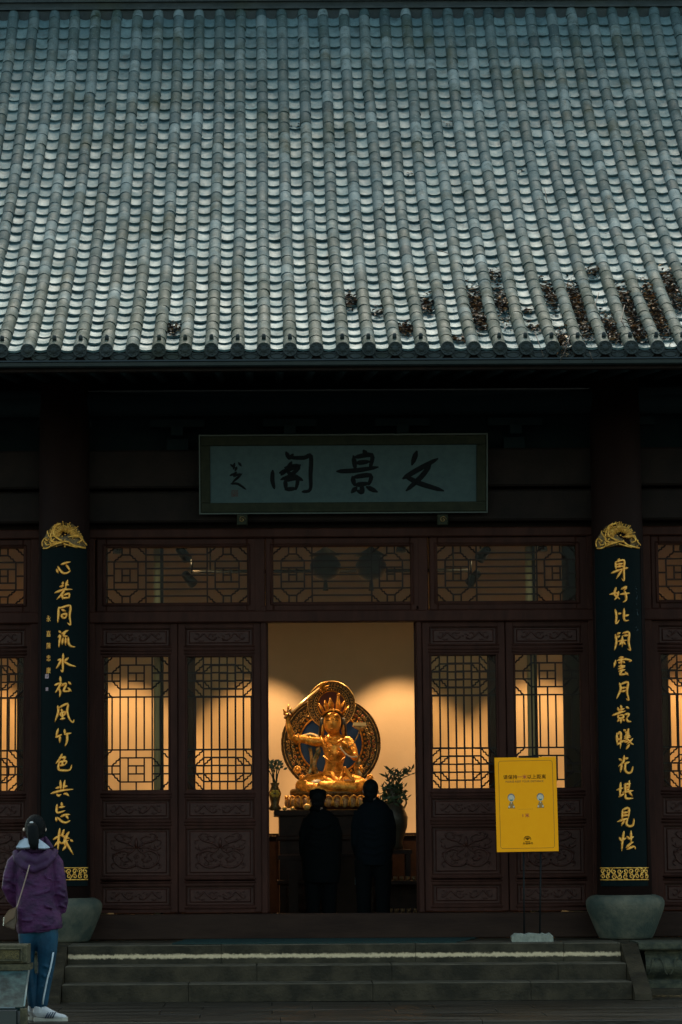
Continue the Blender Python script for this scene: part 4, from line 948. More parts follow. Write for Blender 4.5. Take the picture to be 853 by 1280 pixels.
spot('door_spotlight', (0, 1.6, 4.55), (0, 4.2, 1.9), 4, R(40), .5, 'black ceiling spotlight above the doorway lighting the statue from the front', 'spotlights aimed at the statue', .05)
LAN = mat('dark_lantern', (.020, .024, .022), .5)
for i, (px, sd_) in enumerate(((407, 'left'), (464, 'right'))):
    p = W(px, 708, 1.6)
    t = empty('palace_lantern', p, 'dark round hanging lantern behind the middle transom, the %s one' % sd_, 'lantern', 'lanterns behind the middle transom')
    MB().lathe([(.05, -.15), (.12, -.12), (.165, -.05), (.17, .02), (.13, .10), (.06, .14)], n=10).build('body', LAN, t)
    MB().lathe([(.19, .115), (.14, .14), (.05, .19), (.02, .22)], n=6).build('cap', LAN, t); MB().tube([(0, 0, .2), (0, 0, 5.04 - p.z)], .008, 6).build('cord', LAN, t)
    MB().tube([(0, 0, -.15), (0, 0, -.27)], [.018, .03], 8).build('tassel', LAN, t)
# slim posts behind the windows
TANM = mat('tan_post', (.55, .40, .20), .6)
for px, nm in ((197, 'left'), (664.5, 'right')):
    p = W(px, 900, .75); t = empty('banner_pole', (p.x, .75, 0), 'slim tan pole standing behind the %s lattice windows' % ('outer left' if nm == 'left' else 'outer right'), 'pole', 'poles behind the lattice windows')
    MB().tube([(0, 0, .06), (0, 0, 5.04)], .040, 16).build('shaft', TANM, t); MB().lathe([(.16, 0), (.15, .04), (.06, .06)], n=20).build('foot', LATT, t)
    MB().box(.034, .066, -.03, .03, .06, 5.04).build('side_batten', LATT, t)

ALT = mat('altar_wood', (.022, .010, .006), .6, spec=.15, col2=(.036, .016, .010), scale=10); YA = 3.35
def AX(px, py, Y): p = W(px, py, Y); return p.x, p.z
# low cabinet along the back wall
zc = AX(508, 1041, 5.4)[1]
cab = empty('back_cabinet', (0, 5.6, 0), 'long dark wooden cabinet along the foot of the back wall', 'cabinet')
MB().box(-5.0, 5.0, -.2, .38, .08, zc - .03).build('carcass', ALT, cab); MB().box(-5.02, 5.02, -.23, .38, zc - .028, zc).build('top', ALT, cab); MB().box(-4.95, 4.95, -.17, .36, 0, .078).build('plinth', LATT, cab)
for i in range(16):
    MB().bbox(-4.95 + i * .62, -4.95 + i * .62 + .6, -.222, -.2, .12, zc - .06, .01).build('cabinet_door', ALT, cab)
# the altar block
ax0, az = AX(343, 1013, YA)[0], AX(343, 1013, YA)[1]; ax1 = AX(497, 1013, YA)[0]
alt = empty('altar', ((ax0 + ax1) / 2, YA, 0), 'dark carved wooden altar carrying the golden statue', 'altar'); hw = (ax1 - ax0) / 2
MB().box(-hw, hw, 0, 2.1, az - .06, az).build('table_top', ALT, alt)
MB().box(-hw + .06, hw - .06, .06, 2.04, 0, az - .062).build('body', ALT, alt)
for z in (.12, .5, az - .35): MB().bbox(-hw + .02, hw - .02, .02, .0595, z, z + .06, .015).build('moulding', ALT, alt)
for i in range(4):
    x = -hw + .1 + i * (2 * hw - .2) / 4
    MB().bbox(x + .03, x + (2 * hw - .2) / 4 - .03, .035, .0595, .2, .48, .015).build('carved_panel', ALT, alt)
    m_ = relief_small((2 * hw - .2) / 4 * .9, .24).build('carving', ALT, alt); m_.location = (x + (2 * hw - .2) / 8, .036, .22)
# incense table in front
YT = 2.1; tx0, tz = AX(348, 1069, YT); tx1 = AX(446, 1069, YT)[0]
it = empty('incense_table', ((tx0 + tx1) / 2, YT, 0), 'lower dark table standing in front of the altar', 'table'); tw = (tx1 - tx0) / 2
MB().box(-tw, tw, 0, .5, tz - .05, tz).build('table_top', ALT, it)
for x in (-tw + .12, tw - .24):
    for y in (.03, .4): MB().box(x, x + .1, y, y + .08, .0, tz - .052).build('leg', ALT, it)
MB().box(-tw + .1, tw - .14, .02, .029, tz - .18, tz - .054).build('apron', ALT, it)
dn = empty('donation_box', (AX(437, 1100, 1.9)[0], 1.9, 0), 'brown donation box between the two dark figures', 'box')
MB().box(-.20, .26, 0, .4, .02, AX(437, 1070, 1.9)[1]).build('body', mat('box_brown', (.030, .015, .009), .6, spec=.1, col2=(.042, .021, .013), scale=6), dn)
MB().box(.06, .16, -.004, -.001, .52, .60).build('notice_card', mat('grey_card', (.12, .14, .14), .6), dn); MB().box(-.22, .28, -.02, .42, AX(437, 1070, 1.9)[1] + .001, AX(437, 1070, 1.9)[1] + .03).build('lid', ALT, dn)
# candle rows at the right
CND = mat('candle_cup', (.16, .08, .03), .5, metal=.2); 
rk = empty('candle_rack', (AX(503, 1137, 1.9)[0], 1.9, 0), 'dark stepped rack carrying two rows of small candle cups', 'rack')
z1 = AX(503, 1101, 1.9)[1]; z2 = max(.03, AX(503, 1141, 1.9)[1])
MB().box(-.17, .26, .12, .5, z1 - .04, z1).build('upper_shelf', ALT, rk); MB().box(-.17, .26, -.2, .119, .0, z2).build('lower_shelf', ALT, rk); MB().box(-.15, .24, .4, .48, .0, z1 - .042).build('back_board', ALT, rk)
cup = MB().lathe([(.012, 0), (.020, .004), (.026, .045), (.022, .045), (.018, .012)], n=10).mesh('c'); cup.materials.append(CND)
flame = MB().ball((0, 0, 0), .008, .008, .013, n=6, m=5).mesh('f')
for r_, (y, z) in enumerate(((.18, z1), (.0, z2))):
    for i in range(6):
        t = link('candle_cup', cup, None, (rk.location.x - .13 + i * .068, 1.9 + y, z + .001)); 
        tag(t, 'small brass candle cup on the %s shelf of the rack right of the two figures' % ('upper' if r_ == 0 else 'lower'), 'candle cup', 'candle cups on the %s shelf' % ('upper' if r_ == 0 else 'lower'))

# ------------------------------------------------------------------ the golden statue (traced at its own depth)
YG = 4.25
S0 = W(415, 992, YG)
stt = empty('golden_statue', (S0.x, YG, S0.z), 'golden seated bodhisattva raising a flaming sword before an ornate round halo', 'statue')
def G(px, py, y=0): p = W(px, py, YG); return Vector((p.x - S0.x, y, p.z - S0.z))
K = 1 / 104.4
SG = mat('statue_gold', (.30, .11, .008), .34, metal=.5, col2=(1.0, .50, .08), scale=16, bump=.7, bscale=45); SGF = mat('face_gold', (.80, .38, .06), .45, metal=.3)
BLU = mat('halo_blue', (.002, .055, .22), .7); DRD = mat('halo_dark_red', (.10, .02, .012), .6); HG = mat('halo_gilt', (.85, .56, .18), .38, metal=.4, col2=(.36, .21, .07), scale=26, lo=.42, hi=.6)
GRN = mat('halo_green', (.035, .05, .030), .6, col2=(.08, .05, .02), scale=20)
c1 = G(415, 928, .42); c2 = G(415.5, 879.5, .36)
h = empty('halo', (0, 0, 0), parent=stt)
hb = MB(); hb.ringy(c1, 0, 63 * K, .03, .06, 56, 1, .96); hb.build('halo_back', GRN, stt)
hb = MB(); hb.ringy(c1, 0, 39 * K, .012, .030, 40, 1, .96); hb.build('blue_ground', BLU, stt)
bpy.data.objects.remove(h)
def hring(c, r, t, y, m, nm, sx=1, sz=.96, beads=0):
    mb = MB(); mb.tube([(c.x + r * K * math.cos(a) * sx, c.y + y, c.z + r * K * math.sin(a) * sz) for a in [i * 2 * math.pi / 60 for i in range(61)]], t * K, 6); mb.build(nm, m, stt)
hring(c1, 62, 1.0, .0, GOLDD, 'outer_rim'); hring(c1, 59.5, .6, -.004, HG, 'rim_bead'); hring(c1, 40, 1.4, -.01, SG, 'inner_rim'); 
mb = MB(); random.seed(8)
for i in range(46):                                            # pearl ring round the blue ground
    a = i * 2 * math.pi / 46; mb.ball((c1.x + 43.5 * K * math.cos(a), c1.y - .012, c1.z + 43.5 * K * .96 * math.sin(a)), 1.7 * K, n=6, m=4)
tag(mb.build('pearl_ring', SG, stt), kind='stuff')
fol = MB(); jw = MB()
for i in range(84):                                            # scrolling foliage in the broad band
    a = i * 2 * math.pi / 84 + random.uniform(-.02, .02)
    for rr_ in (48, 54):
        cx_, cz_ = c1.x + rr_ * K * math.cos(a), c1.z + rr_ * K * .96 * math.sin(a); s = random.choice((-1, 1)); r0 = random.uniform(2.0, 3.0) * K; a0 = random.uniform(0, 6)
        fol.tube([(cx_ + s * r0 * (1 - t * .85) * math.cos(a0 + t * 6.5), c1.y - .006 - .012 * t, cz_ + r0 * (1 - t * .85) * math.sin(a0 + t * 6.5)) for t in [k / 8 for k in range(9)]], .62 * K, 4)
        if random.random() < .22: jw.ball((cx_, c1.y - .014, cz_), 1.5 * K, n=6, m=4)
fol.build('scroll_foliage', HG, stt); jw.build('coral_buds', mat('coral', (.50, .12, .05), .5, col2=(.10, .20, .22), scale=7, lo=.48, hi=.52), stt)
for i in range(9):
    a = math.pi / 2 + (i - 4) * .62 + .31; mb = MB()
    mb.tube([(c1.x + r_ * K * math.cos(a), c1.y - .01, c1.z + r_ * K * .96 * math.sin(a)) for r_ in (44, 60)], .6 * K, 5); mb.build('band_divider', GRN, stt)
hb = MB(); hb.ringy(c2, 0, 30.5 * K, .01, .04, 44); hb.build('head_halo_back', GRN, stt)
hb = MB(); hb.ringy(c2, 0, 17 * K, -.004, .012, 32); hb.build('red_ground', DRD, stt)
hring(c2, 29.8, .9, -.004, HG, 'head_halo_rim', 1, 1); hring(c2, 17.6, .9, -.012, SG, 'head_halo_inner_rim', 1, 1); hring(c2, 22.0, .5, -.01, HG, 'head_halo_line', 1, 1)
mb = MB()
for i in range(40):
    a = i * 2 * math.pi / 40; mb.ball((c2.x + 19.8 * K * math.cos(a), c2.y - .008, c2.z + 19.8 * K * math.sin(a)), 1.1 * K, n=6, m=4)
    p0 = Vector((c2.x + 23.5 * K * math.cos(a), c2.y - .003, c2.z + 23.5 * K * math.sin(a))); q_ = i % 2
    r_ = lambda rad, da: (c2.x + rad * K * math.cos(a + da), c2.y - .006, c2.z + rad * K * math.sin(a + da))
    mb.tube([r_(23.5, 0), r_(28, 0), r_(28, .11), r_(25.2, .11), r_(25.2, .05)], .42 * K, 4, cap=False)
mb.build('key_fret', HG, stt)
# body: one continuous figure, cross-legged
bd = MB(); y0 = 0
bd.tube([G(417, 978, .05), G(417, 966, .02), G(418, 955, -.02), G(419, 944, -.03), G(419, 934, -.02), G(419, 927, .0)], [(14 * K, .14), (13 * K, .13), (11.2 * K, .11), (13.5 * K, .13), (16 * K, .13), (13.5 * K, .11)], 16)
bd.tube([G(400, 927, .0), G(418, 925, .0), G(438, 927, .0)], [.062, .085, .062], 10)
bd.tube([G(419, 926, -.02), G(419, 914, -.05)], [.06, .055], 10)
bd.ball(G(415.5, 904, -.09), 11.2 * K, .125, 15.2 * K, 18, 14)
# raised right arm
bd.tube([G(401, 927, 0), G(392, 927, -.01), G(380, 924, -.02), G(373, 924, -.03)], [.062, .060, .052, .048], 10)
bd.tube([G(373, 926, -.03), G(366, 922, -.04), G(361, 910, -.05), G(359.5, 900, -.06)], [.042, .048, .038, .026], 10)
bd.ball(G(359.5, 896, -.07), .036, .024, .05, 10, 8)
# left arm folds to the chest
bd.tube([G(437, 927, 0), G(441, 936, -.06), G(444, 947, -.12)], [.060, .052, .044], 10)
bd.tube([G(444, 948, -.12), G(438, 943, -.22), G(431, 937, -.27)], [.044, .036, .028], 10)
bd.ball(G(428.5, 935, -.29), .036, .02, .045, 10, 8)
# crossed legs
bd.tube([G(425, 975, .0), G(446, 980, -.10), G(452, 983, -.18), G(440, 985, -.32), G(415, 984, -.38), G(398, 982, -.34)], [.11, .10, .095, .085, .07, .05], 12)
bd.tube([G(410, 975, .0), G(388, 980, -.10), G(378, 983, -.18), G(390, 987, -.30), G(415, 989, -.36), G(430, 988, -.34)], [.11, .10, .095, .082, .066, .045], 12)
bo = bd.build('body', SG, stt); remesh(bo, .012, 5)
fg = MB()                                                       # fingers
for k, (x, y, dx, dy) in enumerate(((356, 892, -1.5, -6), (357.5, 890, -.5, -1), (360, 889, .6, -8), (362.5, 890, 1.5, -5))):
    fg.tube([G(x, y + 2, -.08), G(x + dx * .5, y + dy * .5, -.09), G(x + dx, y + dy, -.08)], [.012, .011, .008], 6)
fg.tube([G(363, 896, -.07), G(365, 892, -.10)], [.013, .009], 6)
for k in range(5): fg.tube([G(427 + k * 1.6, 933 + k * .7, -.305), G(427.5 + k * 1.5, 929.5 + k * .6, -.32), G(428.5 + k * 1.4, 927.5 + k, -.31)], [.010, .009, .007], 6)
fg.build('fingers', SG, stt)
fc = MB(); f0 = G(415.5, 904, -.09); FY = f0.y - .115
fo = G(415.5, 905, 0)
fc.ball(G(415.5, 905, -.105), 10.2 * K, .112, 12.8 * K, 18, 14)
fc.tube([G(414.5, 899, -.21), G(414.2, 904, -.235), G(414, 907.5, -.232)], [.008, .015, .019], 8)
fc.ball(G(414.3, 912, -.208), .022, .014, .008, 8, 6)
o = fc.build('face', SGF, stt)
fe = MB()
for s in (-1, 1):
    fe.tube([G(415 + s * 3.0, 901.5, -.205), G(415 + s * 5.6, 900.6, -.203), G(415 + s * 8, 902, -.180)], [.003, .006, .003], 5)
    fe.tube([G(415 + s * 2.2, 898, -.203), G(415 + s * 5.2, 896, -.200), G(415 + s * 8.4, 897.6, -.172)], [.003, .004, .002], 5)
fe.tube([G(411.8, 912, -.212), G(414.5, 912.4, -.222), G(417.2, 912, -.212)], .003, 5)
fe.build('eyes_and_brows', mat('dark_line', (.05, .02, .008), .5), stt)
hr = MB(); hr.ball(G(416, 897, .0), 12.6 * K, .135, 11 * K, 16, 12); hr.tube([G(404, 898, -.06), G(402.5, 908, -.04), G(401, 920, .0), G(398, 930, .03)], [.03, .035, .03, .02], 8)
hr.tube([G(428, 898, -.06), G(429.5, 908, -.04), G(431, 918, .0), G(436, 928, .03)], [.03, .035, .03, .02], 8)
hr.tube([G(404.5, 896, -.12), G(409, 890.5, -.17), G(416, 889, -.19), G(423, 890.5, -.17), G(427.5, 896, -.12)], .018, 8)
hr.build('hair', mat('statue_hair', (.012, .018, .022), .4), stt)
ear = MB()
for s, x in ((-1, 404), (1, 428.5)): ear.tube([G(x, 900, -.05), G(x + s * .8, 907, -.06), G(x + s * .2, 913, -.06), G(x + s * 1.2, 921, -.06)], [.016, .018, .020, .014], 8)
ear.build('earrings', SG, stt)
cw = MB()                                                       # five-leaf crown with topknot jewel
for (x0, z0_, x1, z1_) in ((404, 891, 399, 880), (409, 889, 406, 876), (414.5, 887, 412.5, 873), (424, 888, 430, 877), (428.5, 892, 436, 883)):
    a, b_ = G(x0, z0_, -.17), G(x1, z1_, -.15); cw.tube([a, a.lerp(b_, .45), b_], [(.030, .012), (.052, .012), (.006, .006)], 8)
    cw.ball(a.lerp(b_, .4) + Vector((0, -.02, 0)), .011, n=6, m=4)
cw.tube([G(403.5, 893.5, -.13), G(409, 889.5, -.19), G(416, 888, -.21), G(423, 889.5, -.19), G(428.5, 893.5, -.13)], .013, 8)
cw.tube([G(423, 888, -.08), G(422.5, 880, -.09), G(422.8, 873, -.09), G(423, 868.5, -.09)], [.035, .028, .018, .016], 10); cw.ball(G(423, 869, -.09), .022, n=10, m=6)
cw.ball(G(416.5, 889.5, -.225), .016, n=8, m=6); cw.build('crown', SG, stt)
# sword from hand to flame above
sw_ = MB(); A, B = G(364, 891, -.10), G(403, 857, .25)
d_ = (B - A); n_ = Vector((d_.z, 0, -d_.x)).normalized()
for i in range(1):
    P = [(A + n_ * .016, 0), (A - n_ * .016, 0)]
sw_.tube([A, A.lerp(B, .5), B], [(.018, .007), (.020, .007), (.017, .006)], 4, up=(0, 1, 0))
sw_.build('sword_blade', mat('pale_gilt', (.85, .62, .30), .28, metal=.5), stt)
fl_ = MB()
for (a, b_, c_, r_) in (((400, 859.5), (404, 853.5), (410.5, 851), .018), ((402, 860), (407, 858), (412, 855.5), .017), ((399, 861), (405, 862), (411, 859.5), .015), ((401, 858), (402.5, 853), (406, 850.5), .013)):
    fl_.tube([G(*a, .24), G(*b_, .22), G(*c_, .24)], [r_, r_ * 1.2, .003], 7)
fl_.build('sword_flame', SG, stt)
hl = MB(); hl.tube([G(361, 893.5, -.10), G(358, 896, -.13)], .014, 8); hl.tube([G(361.5, 888.5, -.10), G(366.5, 894, -.10)], .012, 8); hl.ball(G(357, 897.5, -.13), .02, n=8, m=6); hl.build('sword_hilt', GOLDD, stt)
# ornaments
nk = MB(); nk.tube([G(401, 921, -.11), G(406, 934, -.17), G(413, 941, -.19), G(420, 943, -.195), G(428, 940, -.18), G(434, 932, -.15)], .008, 6)
for i in range(13):
    t = i / 12; x = 401 + t * 33; nk.ball(G(x, 921 + 22 * math.sin(t * math.pi * .96), -.14 - .065 * math.sin(t * math.pi)), .011, n=6, m=4)
nk.tube([G(407, 922, -.13), G(413, 928, -.17), G(420, 929, -.18), G(427, 924, -.15)], .009, 6)
nk.tube([G(404, 945, -.12), G(413, 953, -.16), G(424, 953, -.16), G(432, 946, -.12)], .006, 6)
for y_, rr_ in ((946, .016), (950, .012)): nk.ball(G(414, y_, -.2), rr_, n=8, m=6)
nk.build('necklaces', GOLD, stt)
bt = MB()
for pts2 in ([G(366, 923, -.09), G(373, 918, -.08), G(375, 930, -.08)], [G(384, 920, -.06), G(382.5, 930, -.06)], [G(388, 920, -.05), G(387, 931, -.05)]): bt.tube(pts2, .012, 6)
for a, b_ in (((404, 964), (431, 964)), ((403, 968), (432, 968))): bt.tube([G(*a, -.12), G((a[0] + b_[0]) / 2, a[1] + 2, -.17), G(*b_, -.12)], .010, 6)
for x in (386, 391, 402, 432, 437): bt.tube([G(x, 976, -.20), G(x, 981, -.30), G(x, 987, -.36)], .009, 6)
bt.build('bands', GOLD, stt)
SCF = mat('statue_scarf', (.05, .08, .05), .5, col2=(.32, .18, .04), scale=18, lo=.42, hi=.58)
sf_ = MB()
for pts2, rr_ in (([(378, 920), (388, 918), (398, 921), (402, 926)], .035), ([(396, 926), (398, 940), (393, 955), (397, 968), (402, 975)], .030), ([(436, 922), (441, 930), (443, 940), (448, 950), (446, 962), (452, 972)], .032), ([(388, 935), (390, 950), (388, 965), (382, 972)], .020)):
    sf_ = MB(); sf_.tube([G(x, y, .0 + .02 * math.sin(i)) for i, (x, y) in enumerate(cr_pts(pts2))], (rr_), 7, flat=.4)
    sf_.build('scarf', SCF, stt)
sh = MB(); sh.tube([G(x, y, -.30) for x, y in cr_pts([(424, 934), (430, 942), (438, 947), (446, 946.5)])], [.007] * 5 + [.012] * 6 + [.010] * 3 + [.004] * 2 if False else .010, 6); sh.build('white_stem', mat('ivory', (.75, .68, .50), .5), stt)
# lotus with book at the left shoulder of the figure
lt = MB(); lt.tube([G(x, y, -.16) for x, y in cr_pts([(431, 936), (440, 932), (446, 922), (449, 914)])], .009, 6)
lt.build('lotus_stem', SCF, stt)
lt = MB()
for k in range(7):
    a = -1.2 + k * .4; lt.tube([G(449, 913, -.16), G(449 + 6 * math.sin(a), 911 - 3.5 * math.cos(a), -.19), G(449 + 9.5 * math.sin(a), 910 - 5 * math.cos(a), -.17)], [(.02, .01), (.030, .012), (.004, .004)], 7)
lt.build('lotus_bloom', mat('lotus_paint', (.50, .22, .10), .5, col2=(.60, .42, .12), scale=16), stt)
MB().box(*(lambda a, b_: (a.x, b_.x, -.22, -.10, b_.z, a.z))(G(441, 904, 0), G(457, 908, 0))).build('book', mat('book_gold', (.80, .58, .26), .45), stt)
# flower disc on the right and small curls
for c_, r_ in (((449, 961), 5.5), ((463, 972), 4.5), ((372, 962), 5), ((378, 972), 4)):
    fd = MB()
    for k in range(8): fd.ball(G(c_[0] + r_ * .7 * math.cos(k * .785), c_[1] + r_ * .7 * math.sin(k * .785), .06), r_ * .36 * K, n=6, m=4)
    fd.ball(G(*c_, .05), r_ * .4 * K, n=8, m=5)
    fd.build('flower_disc', GOLD, stt)
sk = MB()                                                       # skirt folds over the lap
for (a, b_, c_) in (((405, 972), (412, 977), (424, 985)), ((430, 960), (436, 970), (442, 978)), ((414, 966), (420, 976), (434, 982)), ((404, 984), (416, 989), (436, 990)), ((428, 966), (424, 978), (410, 984))):
    sk.tube([G(*a, -.22), G(*b_, -.34), G(*c_, -.38)], [.018, .028, .012], 7)
sk.build('skirt_folds', SGF, stt)
pt = MB()
for x in (396, 434): pt.ball(G(x, 980, -.25), .075, .08, .05, 12, 8)
pt.build('skirt_patch', mat('silver_brocade', (.30, .32, .30), .5, col2=(.55, .50, .36), scale=30), stt)
# cushion, lotus throne
zt0 = 0
cs = MB(); cs.tube([G(365, 990, -.12), G(372, 989, -.2), G(458, 989, -.2), G(465, 990, -.12)], [.03, .035, .035, .03], 8)
cs.lathe([(.46, -.02), (.50, .0), (.50, .025), (.46, .04)], G(415, 993, 0), 36, 1, .85); cs.build('seat_edge', GOLDD, stt)
zb_ = G(415, 1012, 0).z
thn = MB(); thn.lathe([(.42, zb_), (.50, zb_ + .04), (.52, zb_ + .10), (.47, -.02)], (0, 0, 0), 36, 1, .85); thn.build('throne_core', DRD, stt)
TP = mat('petal_paint', (.16, .07, .04), .5, col2=(.45, .30, .10), scale=18)
for k in range(18):
    a = math.pi + k * math.pi / 17; cx_, cy_ = .515 * math.cos(a), .44 * math.sin(a)
    t = Vector((-math.sin(a), math.cos(a) * .85, 0)).normalized(); n2 = Vector((math.cos(a), math.sin(a), 0))
    if k % 1 == 0:
        p_ = MB(); c_ = Vector((cx_, cy_, zb_ + .035))
        ring = [c_ + t * (.062 * math.cos(b)) + Vector((0, 0, .125 * max(0, math.sin(b)) ** .8)) + n2 * (.02 + .02 * math.sin(b)) for b in [i * math.pi / 10 for i in range(11)]]
        p_.tube(ring, .009, 6); p_.build('petal_rim', GOLD, stt)
        p_ = MB(); p_.ball(c_ + Vector((0, 0, .045)), .05, .035, .062, 8, 6); p_.build('petal', TP, stt)
bs = MB(); bs.lathe([(.62, zb_ - .10), (.66, zb_ - .08), (.64, zb_ - .04), (.56, zb_ - .03), (.54, zb_)], (0, 0, 0), 36, 1, .85); bs.build('throne_base', GOLDD, stt)
bs = MB(); bs.lathe([(.50, az - S0.z + .002), (.58, az - S0.z + .05), (.60, zb_ - .101)] if az - S0.z + .05 < zb_ - .101 else [(.5, az - S0.z + .002), (.55, zb_ - .101)], (0, 0, 0), 36, 1, .85); bs.build('throne_foot', DRD, stt)
# offerings on the altar
FRT = mat('offering_gold', (.75, .45, .12), .4, metal=.3)
for i, (px, py, rr_, lab) in enumerate(((384, 1004, .045, 'round golden fruit in front of the throne, left of the first dark figure'), (356, 1006, .028, 'small orange fruit beside the left vase on the altar'), (366, 1007, .026, 'small golden fruit at the altar edge between the left vase and the throne'))):
    p = W(px, py, YA + .08); mb = MB(); mb.ball((0, 0, 0), rr_, rr_, rr_ * .85, 14, 10); mb.tube([(0, 0, rr_ * .8), (.004, 0, rr_ * 1.05)], .004, 5)
    o = mb.build('offering_fruit', FRT, None, (p.x, YA + .10, az + rr_ * .86)); tag(o, lab, 'fruit', 'offerings on the altar')
# ------------------------------------------------------------------ vases with plants
LEAFD = mat('plant_leaf', (.035, .055, .028), .5, col2=(.06, .085, .035), scale=20); STEM = mat('plant_stem', (.05, .06, .03), .6)
def vase(px, py, Y, label, prof, m, z=None):
    p = W(px, py, Y); t = empty('flower_vase', (p.x, Y, z if z is not None else p.z), label, 'vase', 'vases of plants flanking the statue'); MB().lathe(prof, n=24).build('jar', m, t); return t
v1 = vase(344, 1010, YA + .15, 'small gold vase of tall green stems at the left edge of the doorway', [(.05, 0), (.075, .02), (.045, .07), (.06, .14), (.075, .20), (.04, .28), (.055, .32), (.05, .32)], GOLDD, az)
random.seed(12)
def at_px(t, px, py, y=0): p = W(px, py, t.location.y); return (p.x - t.location.x, y, p.z - t.location.z)
st_ = MB(); lv = MB()
for (x, y) in ((336, 953), (339, 950), (343, 956), (348, 953), (351, 957), (346, 962), (333, 958)):
    e = at_px(v1, x, y, random.uniform(-.05, .05)); b0 = (random.uniform(-.02, .02), 0, .31); st_.tube([b0, ((b0[0] * .5 + e[0] * .5) * .8, e[1] * .5, (b0[2] + e[2]) / 2), e], .007, 5)
    for _ in range(5):
        a = random.uniform(0, 6.28); q = Vector(e) + Vector((random.uniform(-.03, .03), random.uniform(-.03, .03), random.uniform(-.05, .01))); d_ = Vector((math.cos(a), math.sin(a) * .4, .5)).normalized() * .06; s_ = d_.cross(Vector((0, 1, 0))).normalized() * .016
        lv.add([q, q + d_ * .5 + s_, q + d_, q + d_ * .5 - s_], [(0, 1, 2, 3)])
st_.build('stems', STEM, v1); lv.build('leaves', LEAFD, v1)
fl2 = MB()
for k in range(6): fl2.ball(at_px(v1, 344 + 4.5 * math.cos(k * 1.05), 992 + 3 * math.sin(k * 1.05), -.07), .022, .018, .02, 8, 6)
fl2.build('blossom', mat('yellow_flower', (.65, .40, .05), .5), v1)
v2p = W(494, 1041, 1.55)
v2 = vase(492, 1038, 2.6, 'large dark handled vase of bushy branches right of the taller dark figure', [(.09, 0), (.11, .02), (.10, .08), (.155, .25), (.165, .36), (.12, .48), (.065, .55), (.06, .62), (.085, .68), (.075, .68)], mat('bronze_vase', (.05, .035, .022), .4, metal=.3), AX(492, 1062, 2.6)[1])
MB().tube([(.07, 0, .62), (.14, 0, .60), (.15, 0, .52), (.12, 0, .46)], .012, 6).build('handle', GOLDD, v2); MB().tube([(-.07, 0, .62), (-.14, 0, .60), (-.15, 0, .52), (-.12, 0, .46)], .012, 6).build('handle', GOLDD, v2)
vs_ = empty('vase_stand', (v2.location.x, 2.6, 0), 'dark square wooden stand under the large vase', 'stand'); MB().box(-.2, .2, -.2, .2, v2.location.z - .05, v2.location.z - .001).build('top', ALT, vs_)
for x in (-.18, .13):
    for y in (-.18, .13): MB().box(x, x + .05, y, y + .05, 0, v2.location.z - .052).build('leg', ALT, vs_)
st_ = MB(); lv = MB()
for (x, y, n_) in ((480, 968, 10), (487, 962, 12), (493, 965, 10), (500, 966, 12), (508, 965, 14), (516, 961, 16), (521, 965, 6), (484, 976, 10), (478, 985, 8), (505, 985, 10), (511, 998, 8), (475, 993, 6), (498, 975, 10)):
    e = Vector(at_px(v2, x, y, random.uniform(-.08, .08))); b0 = Vector((random.uniform(-.03, .03), 0, .67)); md = b0.lerp(e, .5) + Vector(((e.x) * -.15, 0, .03)); st_.tube([b0, md, e], [.007, .006, .003], 5)
    for k in range(n_):
        t_ = random.uniform(.45, 1.0); q = (b0.lerp(md, t_ * 2) if t_ < .5 else md.lerp(e, t_ * 2 - 1)); a = random.uniform(0, 6.28)
        d_ = Vector((math.cos(a), math.sin(a) * .5, random.uniform(.1, 1.3))).normalized() * random.uniform(.05, .10); s_ = d_.cross(Vector((0, 1, .2))).normalized() * .009; lv.add([q, q + d_ * .5 + s_, q + d_, q + d_ * .5 - s_], [(0, 1, 2, 3)])
for k in range(170):
    a = random.uniform(0, 6.28); r_ = random.uniform(0, 1) ** .5; q = Vector(at_px(v2, 493 + 13 * r_ * math.cos(a), 994 + 13 * r_ * math.sin(a), random.uniform(-.12, .12))); b_ = random.uniform(0, 6.28)
    d_ = Vector((math.cos(b_), math.sin(b_), random.uniform(-.6, .8))).normalized() * .07; s_ = d_.cross(Vector((.3, 1, .2))).normalized() * .018; lv.add([q, q + d_ * .5 + s_, q + d_, q + d_ * .5 - s_], [(0, 1, 2, 3)])
st_.build('branches', STEM, v2); lv.build('leaves', LEAFD, v2)
# ------------------------------------------------------------------ people
def ell(pts, rads): return pts, rads
def hand(mb, w0, d, s=1.0, side=1, curl=.5):
    """palm, four unequal curled fingers and a thumb; w0 wrist, d direction of the hand"""
    w0 = Vector(w0); d = Vector(d).normalized(); a = d.cross(Vector((0, 1, 0))); a = (a if a.length > .1 else d.cross(Vector((1, 0, 0)))).normalized() * side; n = a.cross(d).normalized()
    mb.tube([w0, w0 + d * .035 * s, w0 + d * .085 * s], [(.026 * s, .018 * s), (.040 * s, .017 * s), (.040 * s, .015 * s)], 10)
    for k, l in enumerate((.066, .076, .070, .054)):
        b = w0 + d * .082 * s + a * (.030 - .020 * k) * s
        p1 = b + d * l * .45 * s + n * curl * .008; p2 = p1 + (d * (1 - curl * .6) + n * curl).normalized() * l * .32 * s; p3 = p2 + (d * (1 - curl * 1.3) + n * curl * 1.4).normalized() * l * .25 * s
        mb.tube([b, p1, p2, p3], [.0095 * s, .009 * s, .008 * s, .0065 * s], 7)
    b = w0 + d * .03 * s + a * .034 * s; mb.tube([b, b + (d * .7 + a * .7) * .035 * s, b + (d * .95 + a * .4 + n * .3) * .06 * s], [.012 * s, .011 * s, .008 * s], 7)
